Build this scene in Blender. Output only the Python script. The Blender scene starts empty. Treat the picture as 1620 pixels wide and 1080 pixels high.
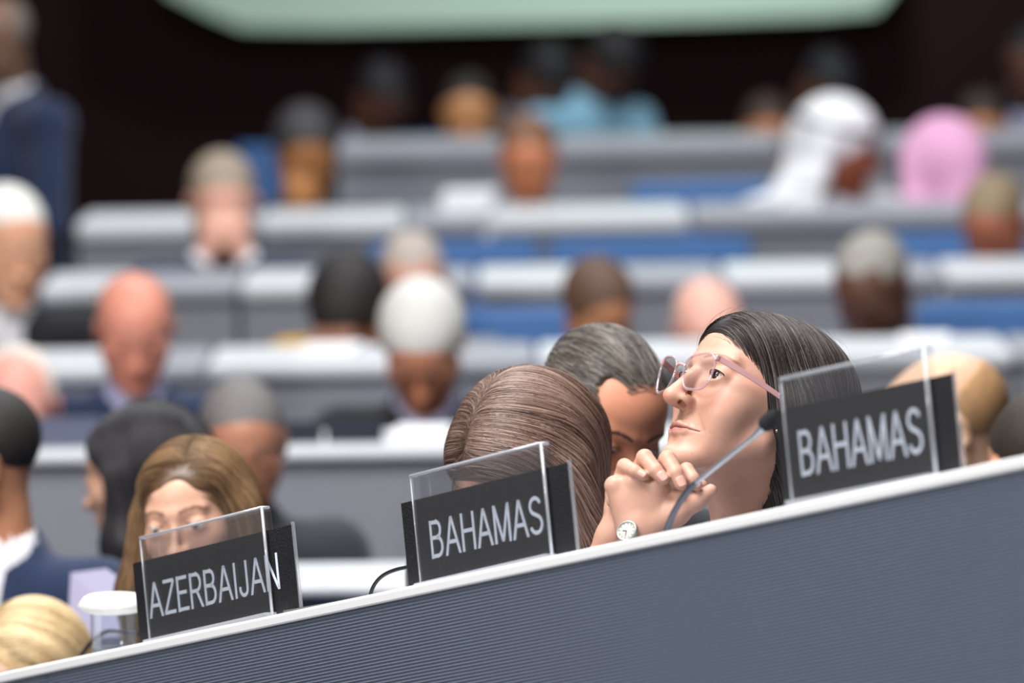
import bpy, bmesh, math, random
import numpy as np
from mathutils import Vector, Matrix, Euler

random.seed(4)
rng = np.random.default_rng(7)
sc = bpy.context.scene
COL = sc.collection
R_ = math.radians

# ------------------------------------------------------------------ camera
CAM_Z = 2.07
FPX = 9000.0
PITCH = math.atan(840 / FPX)
ROLL = R_(0.9)
_F = Vector((0, math.cos(PITCH), -math.sin(PITCH)))
_R0 = Vector((1, 0, 0)); _U0 = Vector((0, math.sin(PITCH), math.cos(PITCH)))
_R = _R0 * math.cos(ROLL) - _U0 * math.sin(ROLL)
_U = _R0 * math.sin(ROLL) + _U0 * math.cos(ROLL)
CAM = Vector((0, 0, CAM_Z))
cam_data = bpy.data.cameras.new('camera')
cam_data.sensor_width = 36
cam_data.lens = FPX / 1620 * 36
cam_data.clip_end = 200
cam_data.dof.use_dof = True
cam_data.dof.focus_distance = 7.56
cam_data.dof.aperture_fstop = 3.0
cam = bpy.data.objects.new('camera', cam_data)
COL.objects.link(cam)
cam.matrix_world = Matrix.Translation(CAM) @ Matrix((_R, _U, -_F)).transposed().to_4x4()
sc.camera = cam

def P(px, py, z):
    """world point seen at pixel (px, py) at distance z along the optical axis"""
    return CAM + _F * z + _R * ((px - 810) * z / FPX) + _U * ((540 - py) * z / FPX)

def proj(p):
    q = Vector(p) - CAM
    z = q.dot(_F)
    return (810 + q.dot(_R) / z * FPX, 540 - q.dot(_U) / z * FPX, z)

# ------------------------------------------------------------------ light and exposure
w = bpy.data.worlds.new('hall_light'); sc.world = w
w.use_nodes = True
w.node_tree.nodes['Background'].inputs[0].default_value = (0.80, 0.88, 1.0, 1)
w.node_tree.nodes['Background'].inputs[1].default_value = 0.17

def area(name, loc, target, size, power, color=(1, 1, 1), sy=None):
    l = bpy.data.lights.new(name, 'AREA'); l.energy = power; l.color = color
    l.size = size
    if sy: l.shape = 'RECTANGLE'; l.size_y = sy
    o = bpy.data.objects.new(name, l); COL.objects.link(o)
    o.location = loc
    o.rotation_euler = (Vector(target) - Vector(loc)).to_track_quat('-Z', 'Y').to_euler()
    return o
area('ceiling_light_bank', (-1.2, 6.6, 6.3), (0, 8.0, 0.5), 3.2, 490, (1.0, 0.98, 0.96), 4)
area('ceiling_light_bank_rear', (0.5, 14.0, 6.3), (0, 13.2, 0.8), 7, 320, (0.95, 0.98, 1.0), 4)
area('front_left_fill', (-4.2, 3.0, 4.3), (0.3, 7.6, 1.3), 1.4, 150, (1.0, 0.96, 0.92), 1.2)  # unseen fill lamp added to brighten the face, hands and nameplates
sc.view_settings.view_transform = 'Standard'
sc.view_settings.look = 'None'
sc.view_settings.exposure = 0.55
sc.view_settings.gamma = 1.0
sc.view_settings.use_curve_mapping = False
sc.cycles.max_bounces = 8
sc.cycles.transparent_max_bounces = 16

# ------------------------------------------------------------------ materials
def lin(c):
    return tuple(((x / 255) / 12.92 if x / 255 <= 0.04045 else ((x / 255 + 0.055) / 1.055) ** 2.4) for x in c)
_M = {}
def mat(name, rgb, rough=0.6, metal=0.0, spec=0.4, noise=0.0, nscale=40, bump=0.0, bscale=200, sheen=0.0, sss=0.0, attr=False):
    if name in _M: return _M[name]
    m = bpy.data.materials.new(name); m.use_nodes = True
    nt = m.node_tree; b = nt.nodes['Principled BSDF']
    b.inputs['Roughness'].default_value = rough
    b.inputs['Metallic'].default_value = metal
    b.inputs['Specular IOR Level'].default_value = spec
    b.inputs['Sheen Weight'].default_value = sheen
    c = (*lin(rgb), 1)
    b.inputs['Base Color'].default_value = c
    src = None
    tc = nt.nodes.new('ShaderNodeTexCoord')
    if attr:
        a = nt.nodes.new('ShaderNodeVertexColor'); a.layer_name = 'Col'; src = a.outputs[0]
    if noise > 0:
        n = nt.nodes.new('ShaderNodeTexNoise'); n.inputs['Scale'].default_value = nscale
        n.inputs['Detail'].default_value = 5
        nt.links.new(tc.outputs['Object'], n.inputs['Vector'])
        mx = nt.nodes.new('ShaderNodeMix'); mx.data_type = 'RGBA'; mx.blend_type = 'OVERLAY'
        mx.inputs[0].default_value = noise
        if src: nt.links.new(src, mx.inputs[6])
        else: mx.inputs[6].default_value = c
        nt.links.new(n.outputs['Fac'], mx.inputs[7])
        src = mx.outputs[2]
    if src: nt.links.new(src, b.inputs['Base Color'])
    if sss > 0:
        b.inputs['Subsurface Weight'].default_value = sss
        b.inputs['Subsurface Radius'].default_value = (0.010, 0.004, 0.002)
        b.inputs['Subsurface Scale'].default_value = 1.0
    if bump > 0:
        n2 = nt.nodes.new('ShaderNodeTexNoise'); n2.inputs['Scale'].default_value = bscale
        n2.inputs['Detail'].default_value = 3
        nt.links.new(tc.outputs['Object'], n2.inputs['Vector'])
        bp = nt.nodes.new('ShaderNodeBump'); bp.inputs['Strength'].default_value = bump
        bp.inputs['Distance'].default_value = 0.002
        nt.links.new(n2.outputs['Fac'], bp.inputs['Height'])
        nt.links.new(bp.outputs[0], b.inputs['Normal'])
    _M[name] = m
    return m

def clear_mat(name, tint, haze, rough=0.03, gloss=0.05, fres=0.22):
    """thin clear acrylic: mostly see-through, with its own reflections and a faint haze"""
    if name in _M: return _M[name]
    m = bpy.data.materials.new(name); m.use_nodes = True
    nt = m.node_tree; nt.nodes.clear()
    out = nt.nodes.new('ShaderNodeOutputMaterial')
    tr = nt.nodes.new('ShaderNodeBsdfTransparent'); tr.inputs[0].default_value = (*tint, 1)
    df = nt.nodes.new('ShaderNodeBsdfDiffuse'); df.inputs[0].default_value = (0.8, 0.82, 0.87, 1)
    gl = nt.nodes.new('ShaderNodeBsdfGlossy'); gl.inputs['Roughness'].default_value = rough
    m1 = nt.nodes.new('ShaderNodeMixShader'); m1.inputs[0].default_value = haze
    m2 = nt.nodes.new('ShaderNodeMixShader')
    fr = nt.nodes.new('ShaderNodeLayerWeight'); fr.inputs[0].default_value = 0.25
    mul = nt.nodes.new('ShaderNodeMath'); mul.operation = 'MULTIPLY_ADD'
    mul.inputs[1].default_value = fres; mul.inputs[2].default_value = gloss
    nt.links.new(fr.outputs['Fresnel'], mul.inputs[0])
    nt.links.new(mul.outputs[0], m2.inputs[0])
    nt.links.new(tr.outputs[0], m1.inputs[1]); nt.links.new(df.outputs[0], m1.inputs[2])
    nt.links.new(m1.outputs[0], m2.inputs[1]); nt.links.new(gl.outputs[0], m2.inputs[2])
    nt.links.new(m2.outputs[0], out.inputs[0])
    _M[name] = m
    return m

# ------------------------------------------------------------------ object helpers
def link(name, mesh, material=None, parent=None, smooth=False):
    o = bpy.data.objects.new(name, mesh); COL.objects.link(o)
    if material: mesh.materials.append(material)
    if parent is not None: o.parent = parent
    if smooth:
        mesh.polygons.foreach_set('use_smooth', [True] * len(mesh.polygons))
    return o
def tag(o, label=None, cat=None, group=None, kind=None):
    if label: o['label'] = label
    if cat: o['category'] = cat
    if group: o['group'] = group
    if kind: o['kind'] = kind
    return o
def empty(name, loc, label, cat, group=None):
    o = bpy.data.objects.new(name, None); COL.objects.link(o)
    o.empty_display_size = 0.05
    o.location = loc
    return tag(o, label, cat, group)

class MB:
    """collects shapes in world coordinates; build() links one mesh object, optionally in a parent's space"""
    def __init__(s): s.v = []; s.f = []
    def add(s, vs, fs):
        n = len(s.v); s.v += [Vector(v) for v in vs]; s.f += [tuple(i + n for i in f) for f in fs]
    def box(s, o, a, b, c):
        """box from corner o along vectors a, b, c"""
        o, a, b, c = map(Vector, (o, a, b, c))
        vs = [o, o+a, o+a+b, o+b, o+c, o+a+c, o+a+b+c, o+b+c]
        fs = [(0,3,2,1),(4,5,6,7),(0,1,5,4),(1,2,6,5),(2,3,7,6),(3,0,4,7)]
        if a.cross(b).dot(c) < 0: fs = [f[::-1] for f in fs]
        s.add(vs, fs)
    def rbox(s, cen, size, r=0.01, M=None, seg=3):
        bm = bmesh.new(); bmesh.ops.create_cube(bm, size=1)
        bmesh.ops.scale(bm, vec=size, verts=bm.verts)
        bmesh.ops.bevel(bm, geom=bm.edges[:], offset=r, segments=seg, affect='EDGES', profile=0.5)
        if M is not None: bm.transform(M)
        bmesh.ops.translate(bm, vec=cen, verts=bm.verts)
        bm.verts.index_update()
        s.add([v.co.copy() for v in bm.verts], [[v.index for v in f.verts] for f in bm.faces]); bm.free()
    def tube(s, pts, rad, n=10, cap=True):
        pts = [Vector(p) for p in pts]
        if not hasattr(rad, '__len__'): rad = [rad] * len(pts)
        vs = []; fs = []; prev = None
        for i, p in enumerate(pts):
            t = (pts[min(i+1, len(pts)-1)] - pts[max(i-1, 0)]).normalized()
            if prev is None:
                a = t.orthogonal().normalized()
            else:
                a = (prev - t * prev.dot(t)).normalized()
            prev = a; b = t.cross(a)
            for k in range(n):
                an = 2*math.pi*k/n
                vs.append(p + (a*math.cos(an) + b*math.sin(an)) * rad[i])
        for i in range(len(pts)-1):
            for k in range(n):
                k2 = (k+1) % n
                fs.append((i*n+k, i*n+k2, (i+1)*n+k2, (i+1)*n+k))
        if cap:
            fs.append(tuple(range(n))[::-1]); fs.append(tuple(range((len(pts)-1)*n, len(pts)*n)))
        s.add(vs, fs)
    def lathe(s, prof, cen, n=32, axis=None, wav=0, wr=0.0):
        """prof: (radius, height) pairs; closed by caps when radius is 0"""
        M = Matrix.Identity(3) if axis is None else Vector((0,0,1)).rotation_difference(Vector(axis)).to_matrix()
        vs = []; fs = []
        for (r, h) in prof:
            for k in range(n):
                an = 2*math.pi*k/n
                rr = r + (wr*math.sin(wav*an)*min(1.0, r/0.05) if wav else 0)
                vs.append(Vector(cen) + M @ Vector((rr*math.cos(an), rr*math.sin(an), h)))
        for i in range(len(prof)-1):
            for k in range(n):
                k2 = (k+1) % n
                fs.append((i*n+k, i*n+k2, (i+1)*n+k2, (i+1)*n+k))
        s.add(vs, fs)
    def build(s, name, material, parent=None, smooth=False, bevel=0, local=None):
        me = bpy.data.meshes.new(name)
        M = (local or (parent.matrix_world if parent is not None else Matrix.Identity(4)))
        off = Vector((0,0,0))
        if parent is not None:
            q = parent
            while q is not None:
                off += Vector(q.location); q = q.parent
        org = off
        if parent is None and s.v:
            lo = Vector((min(v.x for v in s.v), min(v.y for v in s.v), min(v.z for v in s.v)))
            hi = Vector((max(v.x for v in s.v), max(v.y for v in s.v), max(v.z for v in s.v)))
            org = Vector(((lo.x+hi.x)/2, (lo.y+hi.y)/2, lo.z))
        me.from_pydata([tuple(v - org) for v in s.v], [], s.f); me.update()
        o = link(name, me, material, parent, smooth)
        if parent is None: o.location = org
        if bevel:
            md = o.modifiers.new('bevel', 'BEVEL'); md.width = bevel; md.segments = 2; md.limit_method = 'ANGLE'
        return o

# ------------------------------------------------------------------ distance-field sculpting
class Field:
    """ordered list of rounded shapes blended into one body"""
    def __init__(s): s.ops = []
    def ell(s, c, r, k=0.01, sub=False, rot=None, M=None):
        c = Vector(c); rot = rot.to_matrix() if isinstance(rot, Euler) else (rot or Matrix.Identity(3))
        sc_ = 1.0
        if M is not None:
            c = M @ c; m3 = M.to_3x3(); sc_ = m3.col[0].length; rot = m3.normalized() @ rot
        r = np.array(r, np.float32) * sc_
        s.ops.append(('e', np.array(c, np.float32), r, np.array(rot, np.float32), k*sc_, sub, float(max(r))))
        return s
    def cap(s, a, b, ra, rb=None, k=0.01, sub=False, M=None):
        rb = ra if rb is None else rb
        a, b = Vector(a), Vector(b); sc_ = 1.0
        if M is not None: a = M @ a; b = M @ b; sc_ = M.to_3x3().col[0].length
        ra *= sc_; rb *= sc_
        s.ops.append(('c', np.array(a, np.float32), np.array(b, np.float32), ra, rb, k*sc_, sub))
        return s
    def chain(s, pts, rs, k=0.01, sub=False, M=None):
        for i in range(len(pts)-1): s.cap(pts[i], pts[i+1], rs[i], rs[i+1], k, sub, M)
        return s
    def bounds(s):
        lo = np.full(3, 1e9); hi = -lo
        for o in s.ops:
            if o[0] == 'e' and not o[5]:
                lo = np.minimum(lo, o[1]-o[6]); hi = np.maximum(hi, o[1]+o[6])
            elif o[0] == 'c' and not o[6]:
                for q, r in ((o[1], o[3]), (o[2], o[4])):
                    lo = np.minimum(lo, q-r); hi = np.maximum(hi, q+r)
        return lo, hi
    def eval(s, p, margin):
        D = np.full(len(p), 1.0, np.float32)
        for o in s.ops:
            if o[0] == 'e':
                _, c, r, R, k, sub, mr = o
                lim = mr + k + margin
                q = p - c
                idx = np.nonzero((np.abs(q) < lim).all(1))[0]
                if not len(idx): continue
                l = q[idx] @ R
                k0 = np.sqrt(((l/r)**2).sum(1)); k1 = np.sqrt(((l/(r*r))**2).sum(1)) + 1e-9
                d = k0*(k0-1)/k1
            else:
                _, a, b, ra, rb, k, sub = o
                c = (a+b)/2; hl = np.abs(b-a)/2 + max(ra, rb) + k + margin
                q = p - c
                idx = np.nonzero((np.abs(q) < hl).all(1))[0]
                if not len(idx): continue
                pa = p[idx]-a; ba = b-a
                h = np.clip((pa @ ba)/(ba @ ba + 1e-12), 0, 1)
                d = np.sqrt(((pa - h[:, None]*ba)**2).sum(1)) - (ra + (rb-ra)*h)
            cur = D[idx]
            kk = max(k, 1e-6)
            if sub:
                d = -d
                h = np.maximum(kk - np.abs(cur-d), 0)/kk
                D[idx] = np.maximum(cur, d) + h*h*kk/4
            else:
                h = np.maximum(kk - np.abs(cur-d), 0)/kk
                D[idx] = np.minimum(cur, d) - h*h*kk/4
        return D

_C8 = np.array([(i, j, k) for i in (0, 1) for j in (0, 1) for k in (0, 1)])
def surface(field, h, disp=None):
    """extract the zero surface of a field as vertices and quads"""
    lo, hi = field.bounds(); lo = lo - 3*h - 0.01; hi = hi + 3*h + 0.01
    B = 8
    nb = np.ceil((hi-lo)/(h*B)).astype(int)
    n = nb*B
    bi = np.stack(np.meshgrid(*[np.arange(x) for x in nb], indexing='ij'), -1).reshape(-1, 3)
    cen = (lo + (bi+0.5)*B*h).astype(np.float32)
    rad = B*h*0.87
    dc = field.eval(cen, rad*2.2)
    act = np.abs(dc) < rad*1.6 + 0.004
    D = np.where(dc < 0, -1.0, 1.0).astype(np.float32).reshape(nb)
    D = np.repeat(np.repeat(np.repeat(D, B, 0), B, 1), B, 2)
    off = np.stack(np.meshgrid(*[np.arange(B)]*3, indexing='ij'), -1).reshape(-1, 3)
    ab = bi[act]
    for s0 in range(0, len(ab), 1500):
        g = (ab[s0:s0+1500, None, :]*B + off[None]).reshape(-1, 3)
        p = (lo + g*h).astype(np.float32)
        d = field.eval(p, 3*h)
        if disp is not None: d = d + disp(p)
        D[g[:, 0], g[:, 1], g[:, 2]] = d
    S = D < 0
    cs = np.zeros(np.array(S.shape)-1, np.int8)
    for c in _C8: cs += S[c[0]:S.shape[0]-1+c[0], c[1]:S.shape[1]-1+c[1], c[2]:S.shape[2]-1+c[2]]
    cells = np.stack(np.nonzero((cs > 0) & (cs < 8)), 1)
    vals = np.stack([D[cells[:, 0]+c[0], cells[:, 1]+c[1], cells[:, 2]+c[2]] for c in _C8], 1)
    acc = np.zeros((len(cells), 3)); cnt = np.zeros(len(cells))
    for a in range(8):
        for b in range(a+1, 8):
            if np.abs(_C8[a]-_C8[b]).sum() != 1: continue
            va, vb = vals[:, a], vals[:, b]
            m = (va < 0) != (vb < 0)
            t = np.clip(va[m]/(va[m]-vb[m]), 0.02, 0.98)
            acc[m] += _C8[a] + t[:, None]*(_C8[b]-_C8[a]); cnt[m] += 1
    V = lo + (cells + acc/cnt[:, None])*h
    idm = np.full(cs.shape, -1, np.int32); idm[cells[:, 0], cells[:, 1], cells[:, 2]] = np.arange(len(cells))
    F = []
    for ax in range(3):
        u, v = (ax+1) % 3, (ax+2) % 3
        sl0 = [slice(1, -1)]*3; sl1 = [slice(1, -1)]*3
        sl0[ax] = slice(0, S.shape[ax]-1); sl1[ax] = slice(1, S.shape[ax])
        A, Bq = S[tuple(sl0)], S[tuple(sl1)]
        e = np.stack(np.nonzero(A != Bq), 1)
        sg = A[e[:, 0], e[:, 1], e[:, 2]]
        base = e.copy(); o1 = np.ones(3, int); o1[ax] = 0; base = base + o1
        def at(du, dv):
            q = base.copy(); q[:, u] += du; q[:, v] += dv
            return idm[q[:, 0], q[:, 1], q[:, 2]]
        f = np.stack([at(-1, -1), at(0, -1), at(0, 0), at(-1, 0)], 1)
        f[~sg] = f[~sg][:, ::-1]
        F.append(f[(f >= 0).all(1)])
    F = np.concatenate(F)
    return V, F

def relax(V, F, it=1, lam=0.5):
    E = np.concatenate([F[:, [0, 1]], F[:, [1, 2]], F[:, [2, 3]], F[:, [3, 0]]])
    for _ in range(it):
        s = np.zeros_like(V); c = np.zeros(len(V))
        for k in range(3):
            s[:, k] = np.bincount(E[:, 0], V[E[:, 1], k], len(V)) + np.bincount(E[:, 1], V[E[:, 0], k], len(V))
        c = np.bincount(E[:, 0], minlength=len(V)) + np.bincount(E[:, 1], minlength=len(V))
        V = V + lam*(s/np.maximum(c, 1)[:, None] - V)
    return V

def raw_mesh(name, V, F, org):
    me = bpy.data.meshes.new(name)
    me.vertices.add(len(V)); me.vertices.foreach_set('co', (V - np.array(org)).astype(np.float32).ravel())
    nf, w_ = F.shape
    me.loops.add(nf*w_); me.loops.foreach_set('vertex_index', F.astype(np.int32).ravel())
    me.polygons.add(nf); me.polygons.foreach_set('loop_start', np.arange(0, nf*w_, w_, dtype=np.int32))
    me.update(calc_edges=True)
    me.polygons.foreach_set('use_smooth', np.ones(nf, bool))
    return me

def paint(me, V, base, spots):
    """colour attribute: the skin's own tones (lips, brows, nails, stubble)"""
    col = np.tile(np.array(lin(base)), (len(V), 1))
    for (c, r, rgb, soft) in spots:
        c = np.array(c); q = (V - c)/np.array(r)
        d = np.sqrt((q**2).sum(1))
        wt = np.clip((1 - d)/soft, 0, 1)[:, None]; wt = wt*wt*(3-2*wt)
        col = col*(1-wt) + np.array(lin(rgb))*wt
    a = me.color_attributes.new('Col', 'FLOAT_COLOR', 'POINT')
    a.data.foreach_set('color', np.concatenate([col, np.ones((len(V), 1))], 1).astype(np.float32).ravel())

def total_loc(o):
    off = Vector((0, 0, 0))
    while o is not None: off += Vector(o.location); o = o.parent
    return off

def sculpt(name, field, h, material, parent, base=None, spots=None, smooth=1, disp=None, inv=None):
    V, F = surface(field, h, disp)
    V = relax(V, F, smooth)
    org = total_loc(parent) if parent is not None else V.mean(0)
    me = raw_mesh(name, V, F, org)
    if base is not None:
        L = V
        if inv is not None:
            m = np.array(inv); L = V @ m[:3, :3].T + m[:3, 3]
        paint(me, L, base, spots or [])
    o = link(name, me, material, parent)
    if parent is None: o.location = org
    return o

def strands(name, field, starts, dirfn, steps, ds, rad, lift, material, parent, cols, jit=0.25, sides=3, lens=None):
    """individual hair strands combed over a hair volume"""
    N = len(starts); p = starts.astype(np.float32).copy()
    lf = lift*rng.random(N).astype(np.float32)
    sway = rng.normal(0, jit, (N, 3)).astype(np.float32)
    path = []; prevd = None
    e = 0.002
    def grad(q):
        g = np.stack([field.eval(q + np.eye(3, dtype=np.float32)[k]*e, 0.25) - field.eval(q - np.eye(3, dtype=np.float32)[k]*e, 0.25) for k in range(3)], 1)
        return g/(np.linalg.norm(g, axis=1, keepdims=True)+1e-9)
    for s_ in range(steps):
        for _ in range(2):
            g = grad(p); d = field.eval(p, 0.3)
            p = p - g*np.clip(d - lf, -0.02, 0.02)[:, None]
        path.append(p.copy())
        v = dirfn(p, s_/steps) + sway*(0.3+0.7*s_/steps)
        v = v - g*(v*g).sum(1, keepdims=True)
        v = v/(np.linalg.norm(v, axis=1, keepdims=True)+1e-9)
        if prevd is not None: v = prevd*0.55 + v*0.45; v /= np.linalg.norm(v, axis=1, keepdims=True)+1e-9
        prevd = v
        p = (p + v*ds).astype(np.float32)
    path = np.stack(path, 1)                                  # N, steps, 3
    T = np.gradient(path, axis=1); T /= np.linalg.norm(T, axis=2, keepdims=True)+1e-9
    ref = np.array([0.3, 0.9, 0.2]); A = np.cross(T, ref); A /= np.linalg.norm(A, axis=2, keepdims=True)+1e-9
    Bn = np.cross(T, A)
    tt = np.linspace(0, 1, steps)
    rr = rad*((1 - 0.75*tt**3)*np.minimum(1, 0.15+tt*9))[None, :, None]*(0.6+0.8*rng.random((N, 1, 1)))
    rings = [path + (A*math.cos(2*math.pi*k/sides)+Bn*math.sin(2*math.pi*k/sides))*rr for k in range(sides)]
    V = np.stack(rings, 2).reshape(-1, 3)
    b = (np.arange(N)[:, None]*steps + np.arange(steps-1)[None]).reshape(-1)*sides
    F = np.concatenate([np.stack([b+k, b+(k+1) % sides, b+sides+(k+1) % sides, b+sides+k], 1) for k in range(sides)])
    me = raw_mesh(name, V, F, total_loc(parent))
    cols = np.array([lin(c) for c in cols]); ci = cols[rng.integers(0, len(cols), N)]*(0.8+0.4*rng.random((N, 1)))
    c4 = np.concatenate([np.repeat(ci, steps*sides, 0), np.ones((len(V), 1))], 1)
    a = me.color_attributes.new('Col', 'FLOAT_COLOR', 'POINT'); a.data.foreach_set('color', c4.astype(np.float32).ravel())
    return link(name, me, material, parent)
# ------------------------------------------------------------------ the hall
ROWS = [  # back-edge y at the picture's middle, distance of the front edge, depth, edge thickness
    (884, 10.10, 0.32, 0.022),
    (675, 11.60, 0.36, 0.026),
    (540, 12.90, 0.40, 0.045),
    (419, 14.20, 0.40, 0.050),
    (324, 15.40, 0.40, 0.055),
    (214, 16.80, 0.40, 0.060),
]
def row_geo(i):
    py, z, dep, th = ROWS[i]
    b = P(810, py, z+dep)
    f = P(810, py, z)
    return b.y - dep, b.z, dep, th          # front y, top height, depth, thickness
LEDGE_H = 0.98
def row_floor(i): return row_geo(i)[1] - LEDGE_H

m_floor = mat('carpet_dark', (60, 58, 64), 0.95, noise=0.3, nscale=300)
m_wall = mat('maroon_wall', (34, 16, 20), 0.85, spec=0.15, noise=0.15, nscale=3)
m_ceil = mat('ceiling_dark', (30, 28, 30), 0.9)
ys = [row_geo(i)[0] for i in range(6)]
edges = [8.6] + [y - 0.12 for y in ys[1:]] + [24.0]
mb = MB()
for i in range(6):
    z0 = row_floor(i)
    mb.box((-6, edges[i] if i else 4.0, -0.7), (12, 0, 0), (0, edges[i+1]-(edges[i] if i else 4.0), 0), (0, 0, z0+0.7))
tag(mb.build('floor', m_floor), kind='structure')
mb = MB(); mb.box((-6, 24.0, -0.7), (12, 0, 0), (0, 0.2, 0), (0, 0, 7.7)); tag(mb.build('wall_back', m_wall), kind='structure')
mb = MB(); mb.box((-6.2, 4, -0.7), (0.2, 0, 0), (0, 20.2, 0), (0, 0, 7.7)); tag(mb.build('wall_left', m_wall), kind='structure')
mb = MB(); mb.box((6, 4, -0.7), (0.2, 0, 0), (0, 20.2, 0), (0, 0, 7.7)); tag(mb.build('wall_right', m_wall), kind='structure')
mb = MB(); mb.box((-6.2, 4, 7.0), (12.4, 0, 0), (0, 20.2, 0), (0, 0, 0.2)); tag(mb.build('ceiling', m_ceil), kind='structure')

# pale green lit panel high on the rear wall (only its lower edge is in view)
m_panel = mat('pale_green_panel', (196, 222, 206), 0.7, spec=0.2)
def wallpt(px, py, off=0.0):
    a = P(px, py, 10); d = a - CAM
    t = (24.0 - off - CAM.y)/d.y
    return CAM + d*t
mb = MB()
lo = [(262, -14), (330, 22), (385, 44), (520, 46), (800, 40), (1100, 33), (1300, 26), (1385, 18), (1412, -14)]
fr = [wallpt(x, y, 0.25) for x, y in lo]; top = [Vector((p.x, p.y, 3.9)) for p in fr]
n = len(lo)
bk = [Vector((p.x, 23.99, p.z)) for p in fr]; tb = [Vector((p.x, 23.99, 3.9)) for p in fr]
mb.add(fr+top+bk+tb, [(i, i+1, n+i+1, n+i) for i in range(n-1)] + [(2*n+i, 2*n+i+1, i+1, i) for i in range(n-1)] +
       [(0, n, 3*n, 2*n), (n-1, 2*n-1+0, 4*n-1, 3*n-1)] + [(n+i, n+i+1, 3*n+i+1, 3*n+i) for i in range(n-1)])
tag(mb.build('wall_panel', m_panel), 'pale green lit panel high on the dark rear wall', 'wall panel')
area('panel_light', (0.95, 22.3, 3.9), (0.75, 24, 2.9), 0.6, 78, (0.93, 1.0, 0.95), 0.4)

# ------------------------------------------------------------------ desk rows behind
m_white = mat('desk_top_white', (206, 209, 214), 0.45, spec=0.3, noise=0.04, nscale=20)
m_greytop = mat('desk_top_grey', (156, 158, 168), 0.5, spec=0.3)
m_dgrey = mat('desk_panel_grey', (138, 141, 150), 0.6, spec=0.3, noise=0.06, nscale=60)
def px2x(px, z): return (px-810)*z/FPX
ORD = ['first desk row behind the foreground desk', 'second desk row behind the foreground desk', 'third desk row behind the foreground desk',
       'fourth desk row behind the foreground desk', 'fifth desk row, second from the rear wall', 'rearmost desk row by the dark wall']
SEGS = [
    [(-260, 300, 'w'), (302, 1010, 'w'), (1012, 2300, 'w')],
    [(-220, 325, 'w'), (327, 900, 'w'), (902, 1350, 'w'), (1352, 2200, 'w')],
    [(-200, 168, 'w'), (172, 322, 'g'), (326, 632, 'w'), (636, 846, 'g'), (850, 1606, 'w'), (1610, 2200, 'g')],
    [(62, 202, 'w'), (206, 376, 'g'), (380, 502, 'w'), (506, 752, 'g'), (756, 922, 'w'), (926, 1146, 'g'), (1150, 1338, 'w'), (1342, 1496, 'g'), (1500, 2200, 'w')],
    [(122, 408, 'w'), (412, 642, 'w'), (646, 772, 'g'), (776, 1094, 'w'), (1098, 2200, 'g')],
    [(536, 806, 'g'), (810, 1240, 'g'), (1244, 2200, 'g')],
]
side = ['leftmost', 'second from left', 'third from left', 'fourth from left', 'fifth from left', 'sixth from left', 'seventh from left', 'eighth from left', 'ninth from left']
for i, segs in enumerate(SEGS):
    fy, tz, dep, th = row_geo(i)
    z = ROWS[i][1]
    for j, (a, b, c) in enumerate(segs):
        xa, xb = px2x(a, z), px2x(b, z)
        cx = (xa+xb)/2
        d = empty('conference_desk', (cx, fy, row_floor(i)),
                  '%s-topped conference desk, %s of the %s' % ('white' if c == 'w' else 'grey', side[j], ORD[i]), 'desk', 'conference desks behind the foreground row')
        t = MB(); t.rbox(((xa+xb)/2, fy+dep/2, tz-th/2), (xb-xa, dep, th), min(0.018, th*0.45))
        t.build('tabletop', m_white if c == 'w' else m_greytop, d, smooth=False)
        p = MB(); p.box((xa+0.004, fy+0.03, tz-LEDGE_H), (xb-xa-0.008, 0, 0), (0, 0.02, 0), (0, 0, LEDGE_H-th-0.002)); p.build('front_panel', m_dgrey, d)
        for xs in (xa+0.02, xb-0.04):
            s = MB(); s.box((xs, fy+0.052, tz-LEDGE_H), (0.02, 0, 0), (0, dep-0.08, 0), (0, 0, LEDGE_H-th-0.002)); s.build('side_panel', m_dgrey, d)

# ------------------------------------------------------------------ the long foreground desk
def zline(px): return 1/(0.12739 + (px-222)*1.945e-5)
A0, A1 = P(0, 1081, zline(0)), P(1620, 742, zline(1620))
dv = (A1-A0).normalized(); LEN = (A1-A0).length
nh = Vector((-dv.y, dv.x, 0)).normalized()
if nh.y < 0: nh = -nh
nh = (nh - dv*nh.dot(dv)).normalized()
upd = dv.cross(nh).normalized()
if upd.z < 0: upd = -upd
LW, LT = 0.10, 0.015
lo_, hi_ = 0.0, 0.7
for _ in range(30):
    tau = (lo_+hi_)/2
    bv = nh*math.cos(tau) + upd*math.sin(tau); nv = upd*math.cos(tau) - nh*math.sin(tau)
    m_ = (A0+A1)/2
    if proj(m_)[1] - proj(m_+nv*LT+bv*LW)[1] > 32: hi_ = tau
    else: lo_ = tau

def edge_at(px):
    """point of the ledge's front lower edge seen at that column"""
    a, b = -0.5, 1.5
    for _ in range(40):
        m = (a+b)/2
        if proj(A0+(A1-A0)*m)[0] < px: a = m
        else: b = m
    return A0+(A1-A0)*a
m_ledge = mat('ledge_white', (240, 241, 243), 0.4, spec=0.35, noise=0.03, nscale=25)
m_rib = mat('ribbed_grey', (104, 113, 128), 0.5, spec=0.35, noise=0.03, nscale=12)
E0, E1 = A0 - dv*0.5, A1 + dv*0.5
desk = empty('long_conference_desk', (E0+E1)/2 - Vector((0, 0, 0.9)), 'long white-topped desk with ribbed grey front rising across the foreground', 'desk')
bpy.context.view_layer.update()
t = MB(); t.box(E0, E1-E0, bv*LW, nv*LT); t.build('ledge', m_ledge, desk, bevel=0.003)
BACK = bv*LW
wk0, wk1 = E0+BACK-upd*0.035, E1+BACK-upd*0.035
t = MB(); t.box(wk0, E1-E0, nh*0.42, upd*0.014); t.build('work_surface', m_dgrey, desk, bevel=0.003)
t = MB(); t.box(wk0-bv*0.012+upd*0.0, E1-E0, bv*0.012, upd*0.034); t.build('riser', m_ledge, desk)
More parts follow.
